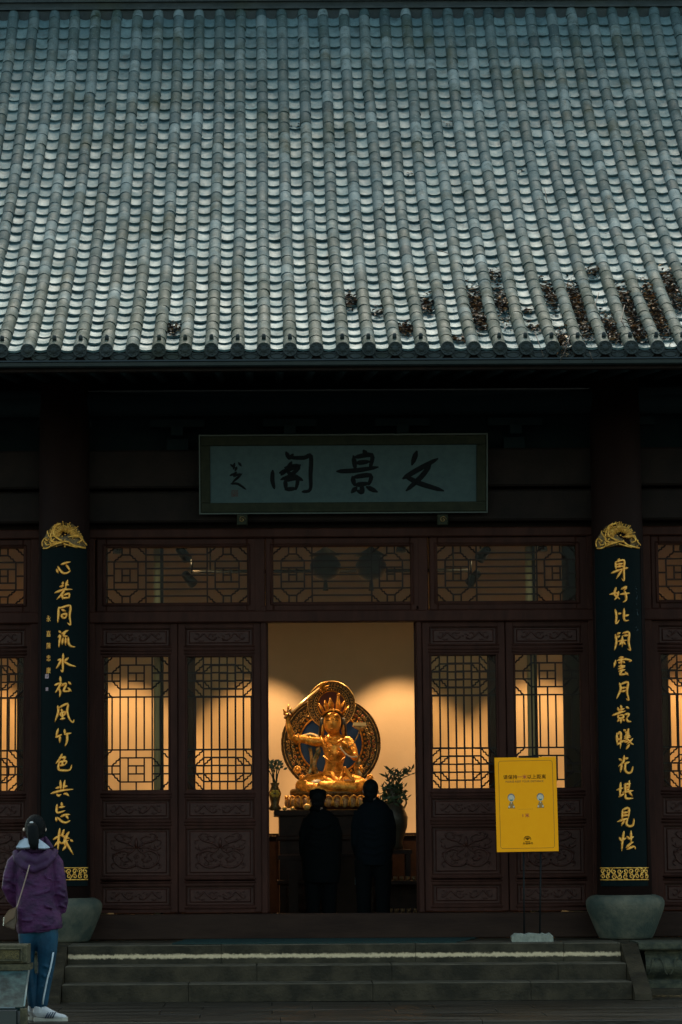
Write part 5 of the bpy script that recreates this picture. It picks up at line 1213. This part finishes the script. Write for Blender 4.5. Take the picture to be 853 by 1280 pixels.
def head(mb, c, s, f):
    """skull with brow, nose, lips, chin and ears; f = facing direction"""
    c = Vector(c); f = Vector(f).normalized(); r = f.cross(Vector((0, 0, 1))).normalized(); u = Vector((0, 0, 1))
    P = lambda a, b, e: c + r * a * s + f * b * s + u * e * s
    rot = Matrix((r, f, u)).transposed()
    mb.ball(P(0, -.008, .02), .076 * s, .094 * s, .098 * s, 20, 14, rot); mb.ball(P(0, .018, -.045), .060 * s, .070 * s, .072 * s, 16, 12, rot)
    mb.ball(P(0, .052, -.095), .026 * s, .022 * s, .018 * s, 10, 8, rot)
    mb.tube([P(0, .088, .005), P(0, .104, -.025), P(0, .098, -.036)], [.009 * s, .014 * s, .012 * s], 8)
    for e in (-1, 1):
        mb.tube([P(e * .076, -.005, .018), P(e * .084, -.012, .0), P(e * .078, -.002, -.030)], [.010 * s, .013 * s, .008 * s], 7)
        mb.ball(P(e * .030, .080, .006), .013 * s, .008 * s, .006 * s, 8, 6, rot)
    mb.tube([P(-.022, .083, -.062), P(0, .090, -.060), P(.022, .083, -.062)], [.004 * s, .008 * s, .004 * s], 6)
def person(name, loc, label, H, yaw, group=None):
    t = empty(name, loc, label, 'person', group); t.rotation_euler = (0, 0, yaw); return t
FAC = Vector((0, 1, 0))
# --- woman in the purple jacket (traced at her own depth)
YW = -4.93
w0 = W(50, 1270, YW)
wm = person('person', (w0.x, YW, FL), 'woman in a purple jacket and blue track trousers standing with her back to us', 1.72, 0)
def wp(px, py, y=0): p = W(px, py, YW); return Vector((p.x - w0.x, y, max(p.z, FL) - FL))
SK, JK = SKIN, mat('purple_jacket', (.026, .0075, .031), .6, col2=(.060, .0135, .056), scale=7, lo=.40, hi=.60, bump=1.0, bscale=20, stretch=(1, 1, 1.6), spec=.2)
DJK = mat('purple_jacket_dark', (.022, .0070, .026), .65, spec=.2, col2=(.042, .0130, .046), scale=9, bump=.4, bscale=22)
b = MB()
hc = wp(44.5, 1037, .01)
head(b, hc + Vector((0, 0, .01)), 1.0, (.05, 1, .0)); b.tube([hc + Vector((0, -.02, -.06)), wp(45, 1066, -.01)], [.052, .056], 12)
b.tube([wp(46, 1064), wp(46, 1072), wp(46, 1100), wp(47, 1130), wp(47, 1150), wp(48, 1158)], [(.10, .07), (.17, .095), (.155, .10), (.13, .09), (.13, .09), (.09, .08)], 16, up=(0, 1, 0))
def limb(mb, P, r): mb.tube(P, r, 10)
limb(b, [wp(24, 1072), wp(15, 1090), wp(12, 1108, .02), wp(20, 1130, .14), wp(28, 1138, .20)], [.052, .046, .040, .034, .026])
limb(b, [wp(66, 1072), wp(74, 1090), wp(76, 1110, -.01), wp(74, 1132, .06), wp(70, 1142, .10)], [.052, .046, .040, .034, .026])
hand(b, wp(28, 1138, .20), (.5, .4, -.6), .95, 1, .7); hand(b, wp(70, 1142, .10), (-.2, .5, -.8), .95, -1, .6)
limb(b, [wp(39, 1160), wp(34.8, 1188), wp(35, 1205), wp(39, 1232), wp(42, 1260)], [.060, .044, .034, .032, .030])
limb(b, [wp(57, 1162), wp(58, 1190), wp(56, 1215), wp(52, 1240), wp(51, 1262)], [.070, .058, .045, .036, .032])
o = remesh(b.build('body', SK, wm), .010, 3)
# hair with a low ponytail
b = MB(); b.ball(hc + Vector((0, -.022, .018)), .090, .098, .112, 22, 16); b.ball(hc + Vector((0, -.045, -.03)), .078, .070, .075, 16, 12); o = b.build('hair', HAIR, wm)
b = MB(); b.tube([wp(42, 1029, -.115), wp(42.5, 1034, -.145), wp(43.5, 1044, -.155), wp(44.5, 1054, -.165), wp(45.2, 1062, -.175)], [.030, .048, .050, .044, .018], 14, flat=.7); b.build('ponytail', HAIR, o)
b = MB(); b.ball(wp(41.5, 1028.5, -.140), .017, .010, .012, 10, 6); b.build('hair_tie', mat('hair_clip', (.35, .35, .36), .3, metal=.5), o)
# jacket: trunk and sleeves in one, creased
b = MB()
T = [(46, 1063, .095, .075), (46, 1068, .140, .095), (45.5, 1076, .180, .120), (45, 1090, .178, .135), (45.5, 1108, .175, .140), (46.5, 1128, .180, .140), (48, 1145, .196, .140), (50, 1160, .198, .135), (50.5, 1164, .190, .128)]
b.tube([wp(x, y) for x, y, _, _ in T], [(rx, ry) for _, _, rx, ry in T], 24, up=(0, 1, 0))
sl = [[(25, 1071, .0, .058), (18, 1079, .0, .066), (12.5, 1095, .0, .060), (10.5, 1109, .02, .060), (16, 1122, .07, .060), (24, 1134, .14, .052)],
      [(65, 1071, .0, .058), (70.5, 1079, -.01, .064), (74, 1095, -.03, .060), (75.5, 1111, -.03, .060), (77, 1126, .01, .060), (75, 1140, .04, .050)]]
random.seed(6)
for S in sl: b.tube([wp(x, y, d) for x, y, d, r in S], [r for *_, r in S], 14)
def rough_up(mb, amp, sc):
    mb.v = [tuple(Vector(v) + noise.noise_vector(Vector(v) * sc) * amp) for v in mb.v]
for S in sl:                                                       # folds at elbows and cuffs
    for k in range(7):
        x, y, d, r = S[2 + k % 3]; cy = y + random.uniform(-5, 8); a = random.uniform(-.5, .5)
        b.tube([wp(x - r * 130, cy - 3 * a, d - r * .55), wp(x, cy, d - r * .97), wp(x + r * 130, cy + 5 + 3 * a, d - r * .55)], [.006, .014, .006], 6)
for (x0, y0, x1, y1) in ((30, 1100, 60, 1108), (32, 1118, 66, 1112), (34, 1136, 60, 1144), (28, 1150, 50, 1146), (52, 1126, 70, 1136), (26, 1088, 42, 1096), (56, 1092, 68, 1100), (50, 1152, 66, 1156)):
    b.tube([wp(x0, y0, -.115), wp((x0 + x1) / 2, (y0 + y1) / 2 + 2, -.139), wp(x1, y1, -.112)], [.005, .013, .005], 6)
jk = remesh(b.build('jacket', JK, wm), .008, 2)
b = MB(); b.tube([wp(31, 1161.5, -.03), wp(38, 1163, -.10), wp(50, 1164.5, -.125), wp(62, 1163, -.10), wp(71, 1161, -.03)], .007, 6); b.build('hem', DJK, jk)
b = MB()                                                            # hood hanging at the back
hdp = [(21, 1064, -.02, .035), (24, 1074, -.09, .045), (33, 1082, -.135, .046), (45, 1086, -.15, .048), (57, 1081, -.135, .044), (66, 1072, -.09, .042), (70, 1063, -.02, .033)]
b.tube([wp(x, y, d) for x, y, d, r in hdp], [(r, r * .8) for *_, r in hdp], 12)
b.tube([wp(28, 1066, -.07), wp(38, 1074, -.13), wp(47, 1077, -.14), (wp(58, 1072, -.12)), wp(64, 1064, -.07)], [.04, .05, .052, .048, .036], 12)
hd = remesh(b.build('hood', DJK, wm), .009, 3)
b = MB(); b.tube([wp(32, 1047, .02), wp(30, 1055, -.03), wp(27, 1062, -.05)], [.018, .026, .022], 8); remesh(b.build('collar_side', DJK, wm), .007, 2); b = MB(); b.tube([wp(56, 1047, .02), wp(60, 1053, -.03), wp(66, 1061, -.05)], [.018, .026, .022], 8); remesh(b.build('collar_side', DJK, wm), .007, 2)
WFL = mat('white_fleece', (.34, .38, .45), .9, bump=.4, bscale=200)
for PP in ([(21, 1059, -.06), (26, 1051, -.085), (33, 1047.5, -.10), (39, 1049, -.115), (39, 1059, -.150), (30, 1059.5, -.125)], [(50, 1048.5, -.112), (55, 1052, -.100), (59, 1055, -.09), (64, 1059.5, -.06), (57, 1060.5, -.125), (50, 1060, -.150)]):
    b = MB(); P = [wp(*p) for p in PP]; Q = [p + Vector((0, .04, -.012)) for p in P]; k_ = len(P)
    b.add(P + Q, [tuple(range(k_))[::-1], tuple(range(k_, 2 * k_))] + [(i, (i + 1) % k_, k_ + (i + 1) % k_, k_ + i) for i in range(k_)]); o = b.build('white_lining', WFL, wm); fixn(o.data)
b = MB(); b.tube([wp(45, 1047, -.01), wp(45, 1056, -.01), wp(45, 1066, -.01)], [(.070, .070), (.082, .085), (.11, .09)], 14, up=(0, 1, 0)); b.build('inner_collar', DJK, wm)
b = MB()
for x, s in ((30.3, -1), (57, 1)): b.ball(wp(x, 1037, -.005), .010, .010, .016, 8, 6)
b.build('earring', mat('ear_tone', (.60, .42, .33), .5), wm)
# trousers
TR = mat('blue_track_cloth', (.0022, .022, .046), .6, spec=.2, col2=(.006, .048, .088), scale=6, bump=.6, bscale=18)
b = MB()
LG = [[(39, 1155, .105, .0), (36, 1170, .090, .0), (34.5, 1188, .066, .0), (35, 1205, .052, .0), (37.5, 1222, .048, -.0), (40, 1240, .046, .0), (42, 1257, .046, .0)],
      [(57, 1155, .105, .0), (58.5, 1170, .100, .0), (59, 1188, .086, .0), (58, 1205, .074, .01), (56.5, 1220, .066, .01), (54, 1238, .060, .0), (51.5, 1257, .056, .0)]]
for S in LG: b.tube([wp(x, y, d) for x, y, r, d in S], [(r, r * 1.02) for _, _, r, _ in S], 14)
random.seed(8)
for k in range(16):
    S = LG[1] if k % 3 else LG[0]; x, y, r, d = S[random.randrange(2, 7)]; y += random.uniform(-6, 3); s = random.choice((-1, 1)) * random.uniform(1, 4)
    b.tube([wp(x - r * 125, y - s, -r * .5), wp(x, y, -r * .98), wp(x + r * 125, y + s, -r * .5)], [.003, .009, .003], 6)
tr_ = remesh(b.build('trousers', TR, wm), .009, 2)
b = MB(); st2 = [(67.5, 1190, -.062), (66, 1200, -.066), (63.5, 1212, -.070), (60.5, 1222, -.068), (58, 1234, -.064), (55.5, 1246, -.061), (54.3, 1255, -.060)]
b.tube([wp(x, y, d) for x, y, d in st2], (.0075), 6, flat=.6, up=(0, 1, 0)); b.build('side_stripe', mat('white_piping', (.45, .49, .52), .7), tr_)
# trainers turned to the right
WSH = mat('white_trainer', (.44, .43, .44), .6, bump=.15, bscale=150); STR = mat('navy_stripe', (.02, .03, .06), .6); SOL = mat('trainer_sole', (.34, .31, .26), .7)
def shoe(ax, ay, L_, dirv, tint_=None):
    t = Vector((*dirv, 0)).normalized(); n = Vector((-t.y, t.x, 0)); o = Vector((ax, ay, 0))
    s_ = MB(); P = lambda a, h, e=0: o + t * a + n * e + Vector((0, 0, h))
    s_.tube([P(-.045, .055), P(-.02, .075), P(.04, .078), P(.09, .060), P(.15, .042), P(.20, .036), P(.225, .034)], [(.030, .035), (.037, .050), (.040, .052), (.042, .040), (.044, .028), (.038, .022), (.020, .012)], 14)
    s_.tube([P(-.03, .085), P(-.02, .115)], [(.036, .044), (.036, .045)], 12) if False else None
    s_.tube([P(-.012, .07), P(-.008, .125)], [(.042, .050), (.040, .050)], 12)
    sh_ = remesh(s_.build('trainer', WSH, wm), .006, 2)
    m_ = MB(); m_.prism_y([(0, 0)] * 3, 0, 0) if False else None
    out = [(-.055, .0), (-.045, -.034), (.0, -.040), (.06, -.038), (.13, -.046), (.19, -.042), (.235, -.018), (.238, .014), (.20, .040), (.13, .046), (.06, .038), (.0, .040), (-.045, .034)]
    lo = [P(a, .002, e) for a, e in out]; hi = [P(a, .026 + (.010 if a > .2 else 0) + (.006 if a < 0 else 0), e) for a, e in out]; k_ = len(out)
    m_.add(lo + hi, [tuple(range(k_))[::-1], tuple(range(k_, 2 * k_))] + [(i, (i + 1) % k_, k_ + (i + 1) % k_, k_ + i) for i in range(k_)]); so_ = m_.build('sole', SOL, sh_); fixn(so_.data)
    m_ = MB()
    for i in range(4):
        a = .045 + i * .020; m_.tube([P(a, .030, -.046), P(a + .012, .055, -.043), P(a + .026, .078, -.034)], .0062, 5)
    m_.build('stripes', STR, sh_)
    m_ = MB()
    for i in range(4): m_.tube([P(.045 + i * .02, .095 - i * .010, -.022), P(.05 + i * .02, .099 - i * .010, .022)], .004, 5)
    m_.build('laces', WSH, sh_)
f1, f2 = wp(50.5, 1266, .0), wp(41.5, 1262, .0)
shoe(f1.x, -.02, .27, (.99, .10)); shoe(f2.x, .13, .27, (.75, .6))
# bag on a long strap
BAGM = mat('tan_leather', (.050, .026, .012), .6, col2=(.075, .04, .018), scale=20); 
b = MB(); b.tube([wp(39.5, 1081, -.19), wp(35, 1096, -.165), wp(29.5, 1114, -.155), wp(24, 1131, -.13), wp(20, 1140, -.12)], .0055, 6); bag = empty('shoulder_bag', (w0.x, YW, FL), 'small brown shoulder bag on a thin strap behind the woman in purple', 'bag')
b.build('strap', mat('strap', (.26, .17, .13), .5), bag)
b = MB(); P = [wp(22, 1134, -.14), wp(23, 1150, -.14), wp(20, 1162, -.14), wp(8, 1158, -.12), wp(6, 1149, -.12), wp(12, 1140, -.13)]; Q = [p + Vector((.0, .07, 0)) for p in P]; k_ = len(P)
b.add(P + Q, [tuple(range(k_))[::-1], tuple(range(k_, 2 * k_))] + [(i, (i + 1) % k_, k_ + (i + 1) % k_, k_ + i) for i in range(k_)]); o = b.build('pouch', BAGM, bag); fixn(o.data)
md_ = o.modifiers.new('b', 'BEVEL'); md_.width = .01; md_.segments = 2
b = MB(); P = [wp(22.5, 1133, -.148), wp(20, 1146, -.150), wp(6, 1156, -.130), wp(5, 1148, -.128), wp(13, 1137, -.138)]; Q = [p + Vector((0, .010, 0)) for p in P]; k_ = len(P)
b.add(P + Q, [tuple(range(k_))[::-1], tuple(range(k_, 2 * k_))] + [(i, (i + 1) % k_, k_ + (i + 1) % k_, k_ + i) for i in range(k_)]); o = b.build('flap', mat('tan_flap', (.10, .048, .018), .6), bag); fixn(o.data)
b = MB()
for k in range(6): b.ball(wp(7.2 - k * .15, 1147 + k * 1.8, -.135), .006, n=6, m=4)
tag(b.build('chain', mat('bright_metal', (.6, .55, .45), .25, metal=.9), bag), kind='stuff')

# --- two visitors standing just inside the doorway, seen from behind
NAVY = mat('dark_coat', (.0022, .003, .0033), .9, spec=.05, bump=.3, bscale=25); NAV2 = mat('navy_coat', (.0025, .004, .0055), .9, spec=.05, bump=.3, bscale=25); DTR = mat('dark_trousers', (.002, .0026, .003), .9, spec=.05)
def visitor(pxc, ptop, YM, label, coat, kind):
    x0 = W(pxc, 1100, YM).x; t = person('person', (x0, YM, .0), label, 1.7, 0, 'visitors in dark coats before the altar')
    def vp(px, py, y=0): p = W(px, py, YM); return Vector((p.x - x0, y, p.z))
    zt2 = W(pxc, ptop, YM).z; s = 1.0
    L_ = kind == 'l'
    hx = 397.5 if L_ else 463.5; hcc = vp(hx, ptop + (13 if L_ else 13.5), .0)
    b = MB(); head(b, hcc - Vector((0, 0, .005)), .98, (0, 1, .0)); b.tube([hcc + Vector((0, -.01, -.05)), hcc + Vector((0, -.02, -.16))], [.055, .062], 12)
    c = vp(401 if L_ else 467, 1050).x; hz_ = zt2
    b.tube([(hcc.x, -.01, hz_ - .24), (c, 0, hz_ - .32), (c, 0, hz_ - .55), (c, 0, hz_ - .72), (c, 0, hz_ - .82)], [(.10, .07), (.16, .09), (.14, .09), (.13, .09), (.10, .08)], 14, up=(0, 1, 0))
    for e in (-1, 1):
        sh_ = Vector((c + e * .145, 0, hz_ - .33)); el = Vector((c + e * .165, .0, hz_ - .60)); wr = Vector((c + e * .14, .19, hz_ - .78))
        limb(b, [sh_, el, wr], [.055, .045, .032]); hand(b, wr, (-e * .5, .7, -.2), 1, e, .7)
        limb(b, [(c + e * .09, 0, hz_ - .80), (c + e * .095, .0, .45), (c + e * .10, -.01, .08)], [.085, .058, .042])
        b.tube([(c + e * .10, -.05, .05), (c + e * .11, .08, .045), (c + e * .115, .17, .03)], [.042, .045, .02], 8)
    remesh(b.build('body', SKIN, t), .012, 3)
    b = MB(); b.ball(hcc + Vector((0, -.012, .028)), .085, .100, .098, 18, 14); b.ball(hcc + Vector((0, -.035, -.035)), .074, .060, .060, 14, 10); remesh(b.build('hair', HAIR, t), .008, 2)
    if L_:                                                     # flat cap-like hat
        b = MB(); b.lathe([(.088, .0), (.093, .03), (.088, .085), (.06, .102), (.001, .106)], tuple(hcc + Vector((0, -.01, .012))), 20); b.build('hat', NAVY, t)
        tr0 = [(397.5, 1011, .05, .06), (398, 1014, .10, .08), (399, 1020, .155, .11), (401, 1030, .195, .13), (402, 1050, .205, .145), (402, 1075, .215, .15), (402, 1095, .205, .15), (402, 1104, .19, .14)]
    else:
        tr0 = [(464, 1000, .07, .065), (465, 1004, .13, .09), (466, 1010, .17, .115), (467, 1018, .205, .13), (468, 1035, .21, .145), (468, 1055, .205, .145), (467, 1072, .195, .14), (467, 1082, .18, .135)]
    b = MB(); b.tube([vp(x, y) for x, y, *_ in tr0], [(rx, ry) for *_, rx, ry in tr0], 22, up=(0, 1, 0))
    for e in (-1, 1):
        xs = [(401 if L_ else 467) + e * q for q in ((15, 21, 23, 20) if L_ else (17, 22, 24, 21))]; ys = (1024, 1042, 1064, 1080) if L_ else (1014, 1032, 1054, 1070)
        b.tube([vp(xs[0], ys[0]), vp(xs[1], ys[1], -.01), vp(xs[2] - e * 2, ys[2], .02), vp(xs[3] - e * 3, ys[3], .14)], [.062, .058, .054, .046], 12)
    random.seed(3)
    for k in range(8):
        y = random.uniform(1030, 1072); b.tube([vp((401 if L_ else 467) - 14, y, -.13), vp(401 if L_ else 467, y + 3, -.15), vp((401 if L_ else 467) + 14, y - 2, -.13)], [.004, .010, .004], 6)
    remesh(b.build('coat', coat, t), .012, 3)
    b = MB(); b.tube([hcc + Vector((-.066, .0, -.098)), hcc + Vector((0, -.075, -.098)), hcc + Vector((.066, 0, -.098)), hcc + Vector((0, .07, -.12)), hcc + Vector((-.066, 0, -.098))], .034, 8); b.build('collar', coat, t)
    b = MB()
    for e in (-1, 1):
        cx_ = (401.5 if L_ else 467) + e * (10.5 if L_ else 12)
        b.tube([vp(cx_ - e * 1, 1075), vp(cx_, 1100), vp(cx_, 1125), Vector((vp(cx_, 1125).x, 0, .06))], [.115, .092, .080, .072], 12)
    remesh(b.build('trousers', DTR, t), .012, 2)
    for e in (-1, 1):
        cx_ = vp((401.5 if L_ else 467) + e * (10.5 if L_ else 12), 1125).x
        b = MB(); b.tube([(cx_, -.08, .045), (cx_, .0, .06), (cx_, .12, .045), (cx_, .19, .03)], [(.04, .04), (.047, .055), (.048, .04), (.03, .025)], 10); b.build('shoe', BLK, t)
    return t
visitor(401, 987, 1.05, 'shorter visitor in a hat and dark coat, left of the pair in the doorway', NAVY, 'l')
visitor(467, 975, .85, 'taller bare-headed visitor in a dark coat, right of the pair in the doorway', NAV2, 'r')

# ------------------------------------------------------------------ stone stand with sloping dark glass, near left
YN = -5.9
n0 = W(10, 1278, YN)
sd_ = empty('display_stand', (0, 0, 0), 'low carved stone stand with a sloping dark glass panel at the left edge', 'stand')
def NP_(px, py, Y=YN): p = W(px, py, Y); return p
OCH = stone('ochre_stone', (.036, .031, .018), (.090, .074, .040), spec=.2, scale=20); 
a, b_ = NP_(-60, 1204, -5.45), NP_(35, 1181, -5.45)
MB().bbox(a.x, b_.x, -5.45, -5.15, NP_(0, 1205, -5.45).z, NP_(0, 1181, -5.45).z, .012).build('upper_block', OCH, sd_)
c_, d_ = NP_(-50, 1200, -5.45), NP_(26, 1187, -5.45)
fm = MB(); x0_, x1_, z0_, z1_ = c_.x, d_.x, c_.z, d_.z; t = .014
fm.bbox(x0_, x1_, -5.47, -5.4502, z0_ - t, z0_, .004); fm.bbox(x0_, x1_, -5.47, -5.4502, z1_, z1_ + t, .004); fm.bbox(x1_, x1_ + t, -5.47, -5.4502, z0_ - t, z1_ + t, .004)
fm.build('carved_border', OCH, sd_)
MB().box(x0_, x1_ - .01, -5.455, -5.4503, z0_ + .005, z1_ - .005).build('carved_field', mat('gold_stone', (.13, .095, .04), .9, spec=.1, col2=(.05, .042, .025), scale=60, bump=.9, bscale=120), sd_)
MB().box(a.x, b_.x + .02, -5.47, -5.13, NP_(0, 1213, -5.45).z, NP_(0, 1205.5, -5.45).z).build('ledge', OCH, sd_)
zg0, zg1 = NP_(0, 1259, -5.95).z, NP_(0, 1214, -5.50).z
MB().box(a.x, NP_(24, 1230, -5.5).x, -5.45, -5.15, -.658, NP_(0, 1213.2, -5.45).z).build('pier', STEPM, sd_)
GLP = mat('painted_reflection_glass', (.003, .012, .014), .45, spec=.12, col2=(.040, .078, .076), scale=9, lo=.38, hi=.72, bump=.1)  # tree reflections on the glass painted in as colour mottling
tl, tr2, bl2, br2 = NP_(-60, 1214, -5.5), NP_(36.5, 1214, -5.5), NP_(-60, 1259, -5.95), NP_(30.5, 1259, -5.95)
th = Vector((0, .02, -.03))
gp = MB().add([bl2, br2, tr2, tl, bl2 + th, br2 + th, tr2 + th, tl + th], [(0, 1, 2, 3), (7, 6, 5, 4), (0, 4, 5, 1), (1, 5, 6, 2), (2, 6, 7, 3), (3, 7, 4, 0)]).build('glass_panel', GLP, sd_)
eg = MB(); eg.tube([br2 + Vector((0, -.004, .006)), tr2 + Vector((0, -.004, .006))], .008, 6); eg.build('bright_edge', mat('edge_metal', (.18, .21, .20), .35, metal=.5), sd_)
eg = MB(); eg.tube([NP_(-60, 1260, -5.97), NP_(19, 1260, -5.97)], .009, 6); eg.build('lower_edge', mat('edge_metal_dim', (.07, .09, .10), .35, metal=.5), sd_)
MB().bbox(NP_(-60, 1262, -5.96).x, NP_(22, 1262, -5.96).x, -5.96, -5.46, -.658, zg0 - .02, .01).build('lower_case', mat('black_case', (.010, .014, .015), .35), sd_)
MB().bbox(NP_(25, 1262, -5.99).x, NP_(34, 1262, -5.99).x, -5.98, -5.90, -.658, zg0 - .01, .008).build('leg', OCH, sd_)

# ------------------------------------------------------------------ leaf litter caught on the roof
LITM = bpy.data.materials.new('dead_leaves'); LITM.use_nodes = True
_n = LITM.node_tree; _b = _n.nodes['Principled BSDF']; _g = _n.nodes.new('ShaderNodeNewGeometry'); _r = _n.nodes.new('ShaderNodeValToRGB'); _b.inputs['Roughness'].default_value = .7
_r.color_ramp.elements[0].color = (.008, .006, .004, 1); _r.color_ramp.elements[1].color = (.40, .30, .20, 1)
for p_, c_ in ((.35, (.018, .010, .006, 1)), (.60, (.050, .022, .010, 1)), (.80, (.20, .085, .03, 1)), (.90, (.32, .18, .08, 1))): _r.color_ramp.elements.new(p_).color = c_
_n.links.new(_g.outputs['Random Per Island'], _r.inputs[0]); _n.links.new(_r.outputs[0], _b.inputs['Base Color'])
def roof_hit(px, py):
    best = None
    for i in range(0, 200):
        s = i * .03; y, z, a = pr(s); p = W(px, py, y)
        if p.z <= z + .05 and False: pass
        e = abs(p.z - (z + .04))
        if best is None or e < best[0]: best = (e, s, p.x)
    return best[1], best[2]
C_ = lambda x, y: (430 + x / 2.0165, 240 + y / 2.0165)
patches = [(C_(18, 276), 9, 7, 70), (C_(88, 306), 6, 4, 24), (C_(158, 348), 7, 7, 60), (C_(212, 288), 7, 10, 90), (C_(296, 374), 7, 3, 26), (C_(338, 280), 7, 14, 130), (C_(348, 325), 8, 12, 120), (C_(390, 215), 6, 5, 40),
           (C_(400, 285), 7, 17, 140), (C_(470, 300), 5, 4, 18), (C_(482, 345), 7, 5, 30), (C_(520, 265), 7, 14, 120), (C_(555, 375), 9, 10, 90), (C_(590, 270), 8, 16, 170), (C_(612, 330), 9, 20, 210), (C_(632, 204), 7, 4, 40),
           (C_(676, 345), 8, 14, 130), (C_(722, 280), 8, 14, 140), (C_(742, 330), 9, 18, 190), (C_(790, 270), 8, 14, 140), (C_(812, 325), 10, 18, 210), (C_(838, 235), 8, 14, 130), (C_(745, 365), 10, 6, 60), (C_(845, 280), 7, 12, 80), (C_(700, 372), 9, 5, 50),
           ((217, 411), 8, 4, 44), ((205, 418), 5, 3, 14), ((372, 78), 2, 1, 3), ((508, 415), 9, 5, 30), ((185, 74), 2, 2, 3), ((560, 150), 3, 2, 4), ((500, 217), 2, 2, 4), ((640, 215), 3, 3, 4)]
random.seed(21); lm = MB()
def leaf(mb, c, s, tilt=1.0):
    a = random.uniform(0, 6.28); d = Vector((math.cos(a), math.sin(a), random.uniform(-.5, .5) * tilt)).normalized(); n = d.cross(Vector((random.uniform(-.4, .4), random.uniform(-.4, .4), 1))).normalized() * random.uniform(.25, .45); cu = Vector((0, 0, random.uniform(.1, .35) * s))
    mb.add([c - d * s, c + n * s + cu, c + d * s, c - n * s + cu], [(0, 1, 2, 3)])
for (pc2, rx, ry, n_) in patches:
    s0, x0_ = roof_hit(*pc2); kk = round((x0_ - XB0) / SP - .5); xc = XB0 + (kk + .5) * SP
    n_ = int(n_ * 2.2)
    for _ in range(n_):
        s = s0 + max(-2, min(2, random.gauss(0, .75))) * ry / 9 * .20; x = xc + random.gauss(0, .05); x = max(xc - .085, min(xc + .085, x))
        if s < -.03: continue
        y, z, a = pr(s); h = .030 + random.uniform(0, .05)
        leaf(lm, Vector((x, y - h * math.sin(a), z + h * math.cos(a))), random.choice((random.uniform(.012, .022), random.uniform(.02, .034), random.uniform(.03, .046))))
for _ in range(420):                                               # a thin scatter over the lower right and along the gutter
    px = 430 + 423 * random.random() ** .6; py = 425 - abs(random.gauss(0, 55)); s, x = roof_hit(px, py); y, z, a = pr(s); k = round((x - XB0) / SP - .5); x = XB0 + (k + .5) * SP + random.uniform(-.07, .07); h = .045
    leaf(lm, Vector((x, y - h * math.sin(a), z + h * math.cos(a))), random.uniform(.006, .014))
for _ in range(300):
    t_ = random.random(); px = random.choice((random.uniform(0, 853), random.uniform(430, 853), random.uniform(560, 853))); p = W(px, 447, -2.84)
    leaf(lm, Vector((p.x, random.uniform(-2.865, -2.80), gz - .018 + random.uniform(0, .018))), random.uniform(.008, .020))
for _ in range(120):
    p = W(random.gauss(706, 6), random.uniform(428, 447), -2.83); leaf(lm, Vector((p.x, -2.84 + random.uniform(-.02, .02), p.z)), random.uniform(.010, .02), 3)
ll = lm.build('leaf_litter', LITM); tag(ll, kind='stuff')
tw = MB()                                                          # fine twigs
for (P2) in ([(748, 375), (743, 392), (746, 398)], [(780, 392), (776, 410), (781, 420)], [(712, 430), (706, 440), (700, 452)], [(668, 425), (680, 446)], [(680, 245), (684, 262)], [(775, 412), (790, 415)], [(737, 440), (742, 452)], [(548, 322), (560, 326)], [(556, 190), (570, 193)], [(476, 270), (480, 262)]):
    Q = []
    for px, py in P2:
        if py < 436: s, x = roof_hit(px, py); y, z, a = pr(s); Q.append(Vector((x, y - .13 * math.sin(a), z + .125 * math.cos(a))))
        else: Q.append(W(px, py, -2.90))
    tw.tube(Q, .004, 5)
o = tw.build('fallen_twigs', mat('twig', (.05, .035, .025), .8)); tag(o, kind='stuff')
# dry leaves blown on the steps and apron
gl = MB(); random.seed(31)
for _ in range(26):
    x = random.uniform(-4, 4); y = random.choice((random.uniform(-5, -2.4), random.uniform(-1.4, -.2))); leaf(gl, Vector((x, y, (FL if y < -2.3 else 0) + .012)), random.uniform(.008, .018), .4)
o = gl.build('ground_leaves', LITM); tag(o, kind='stuff')
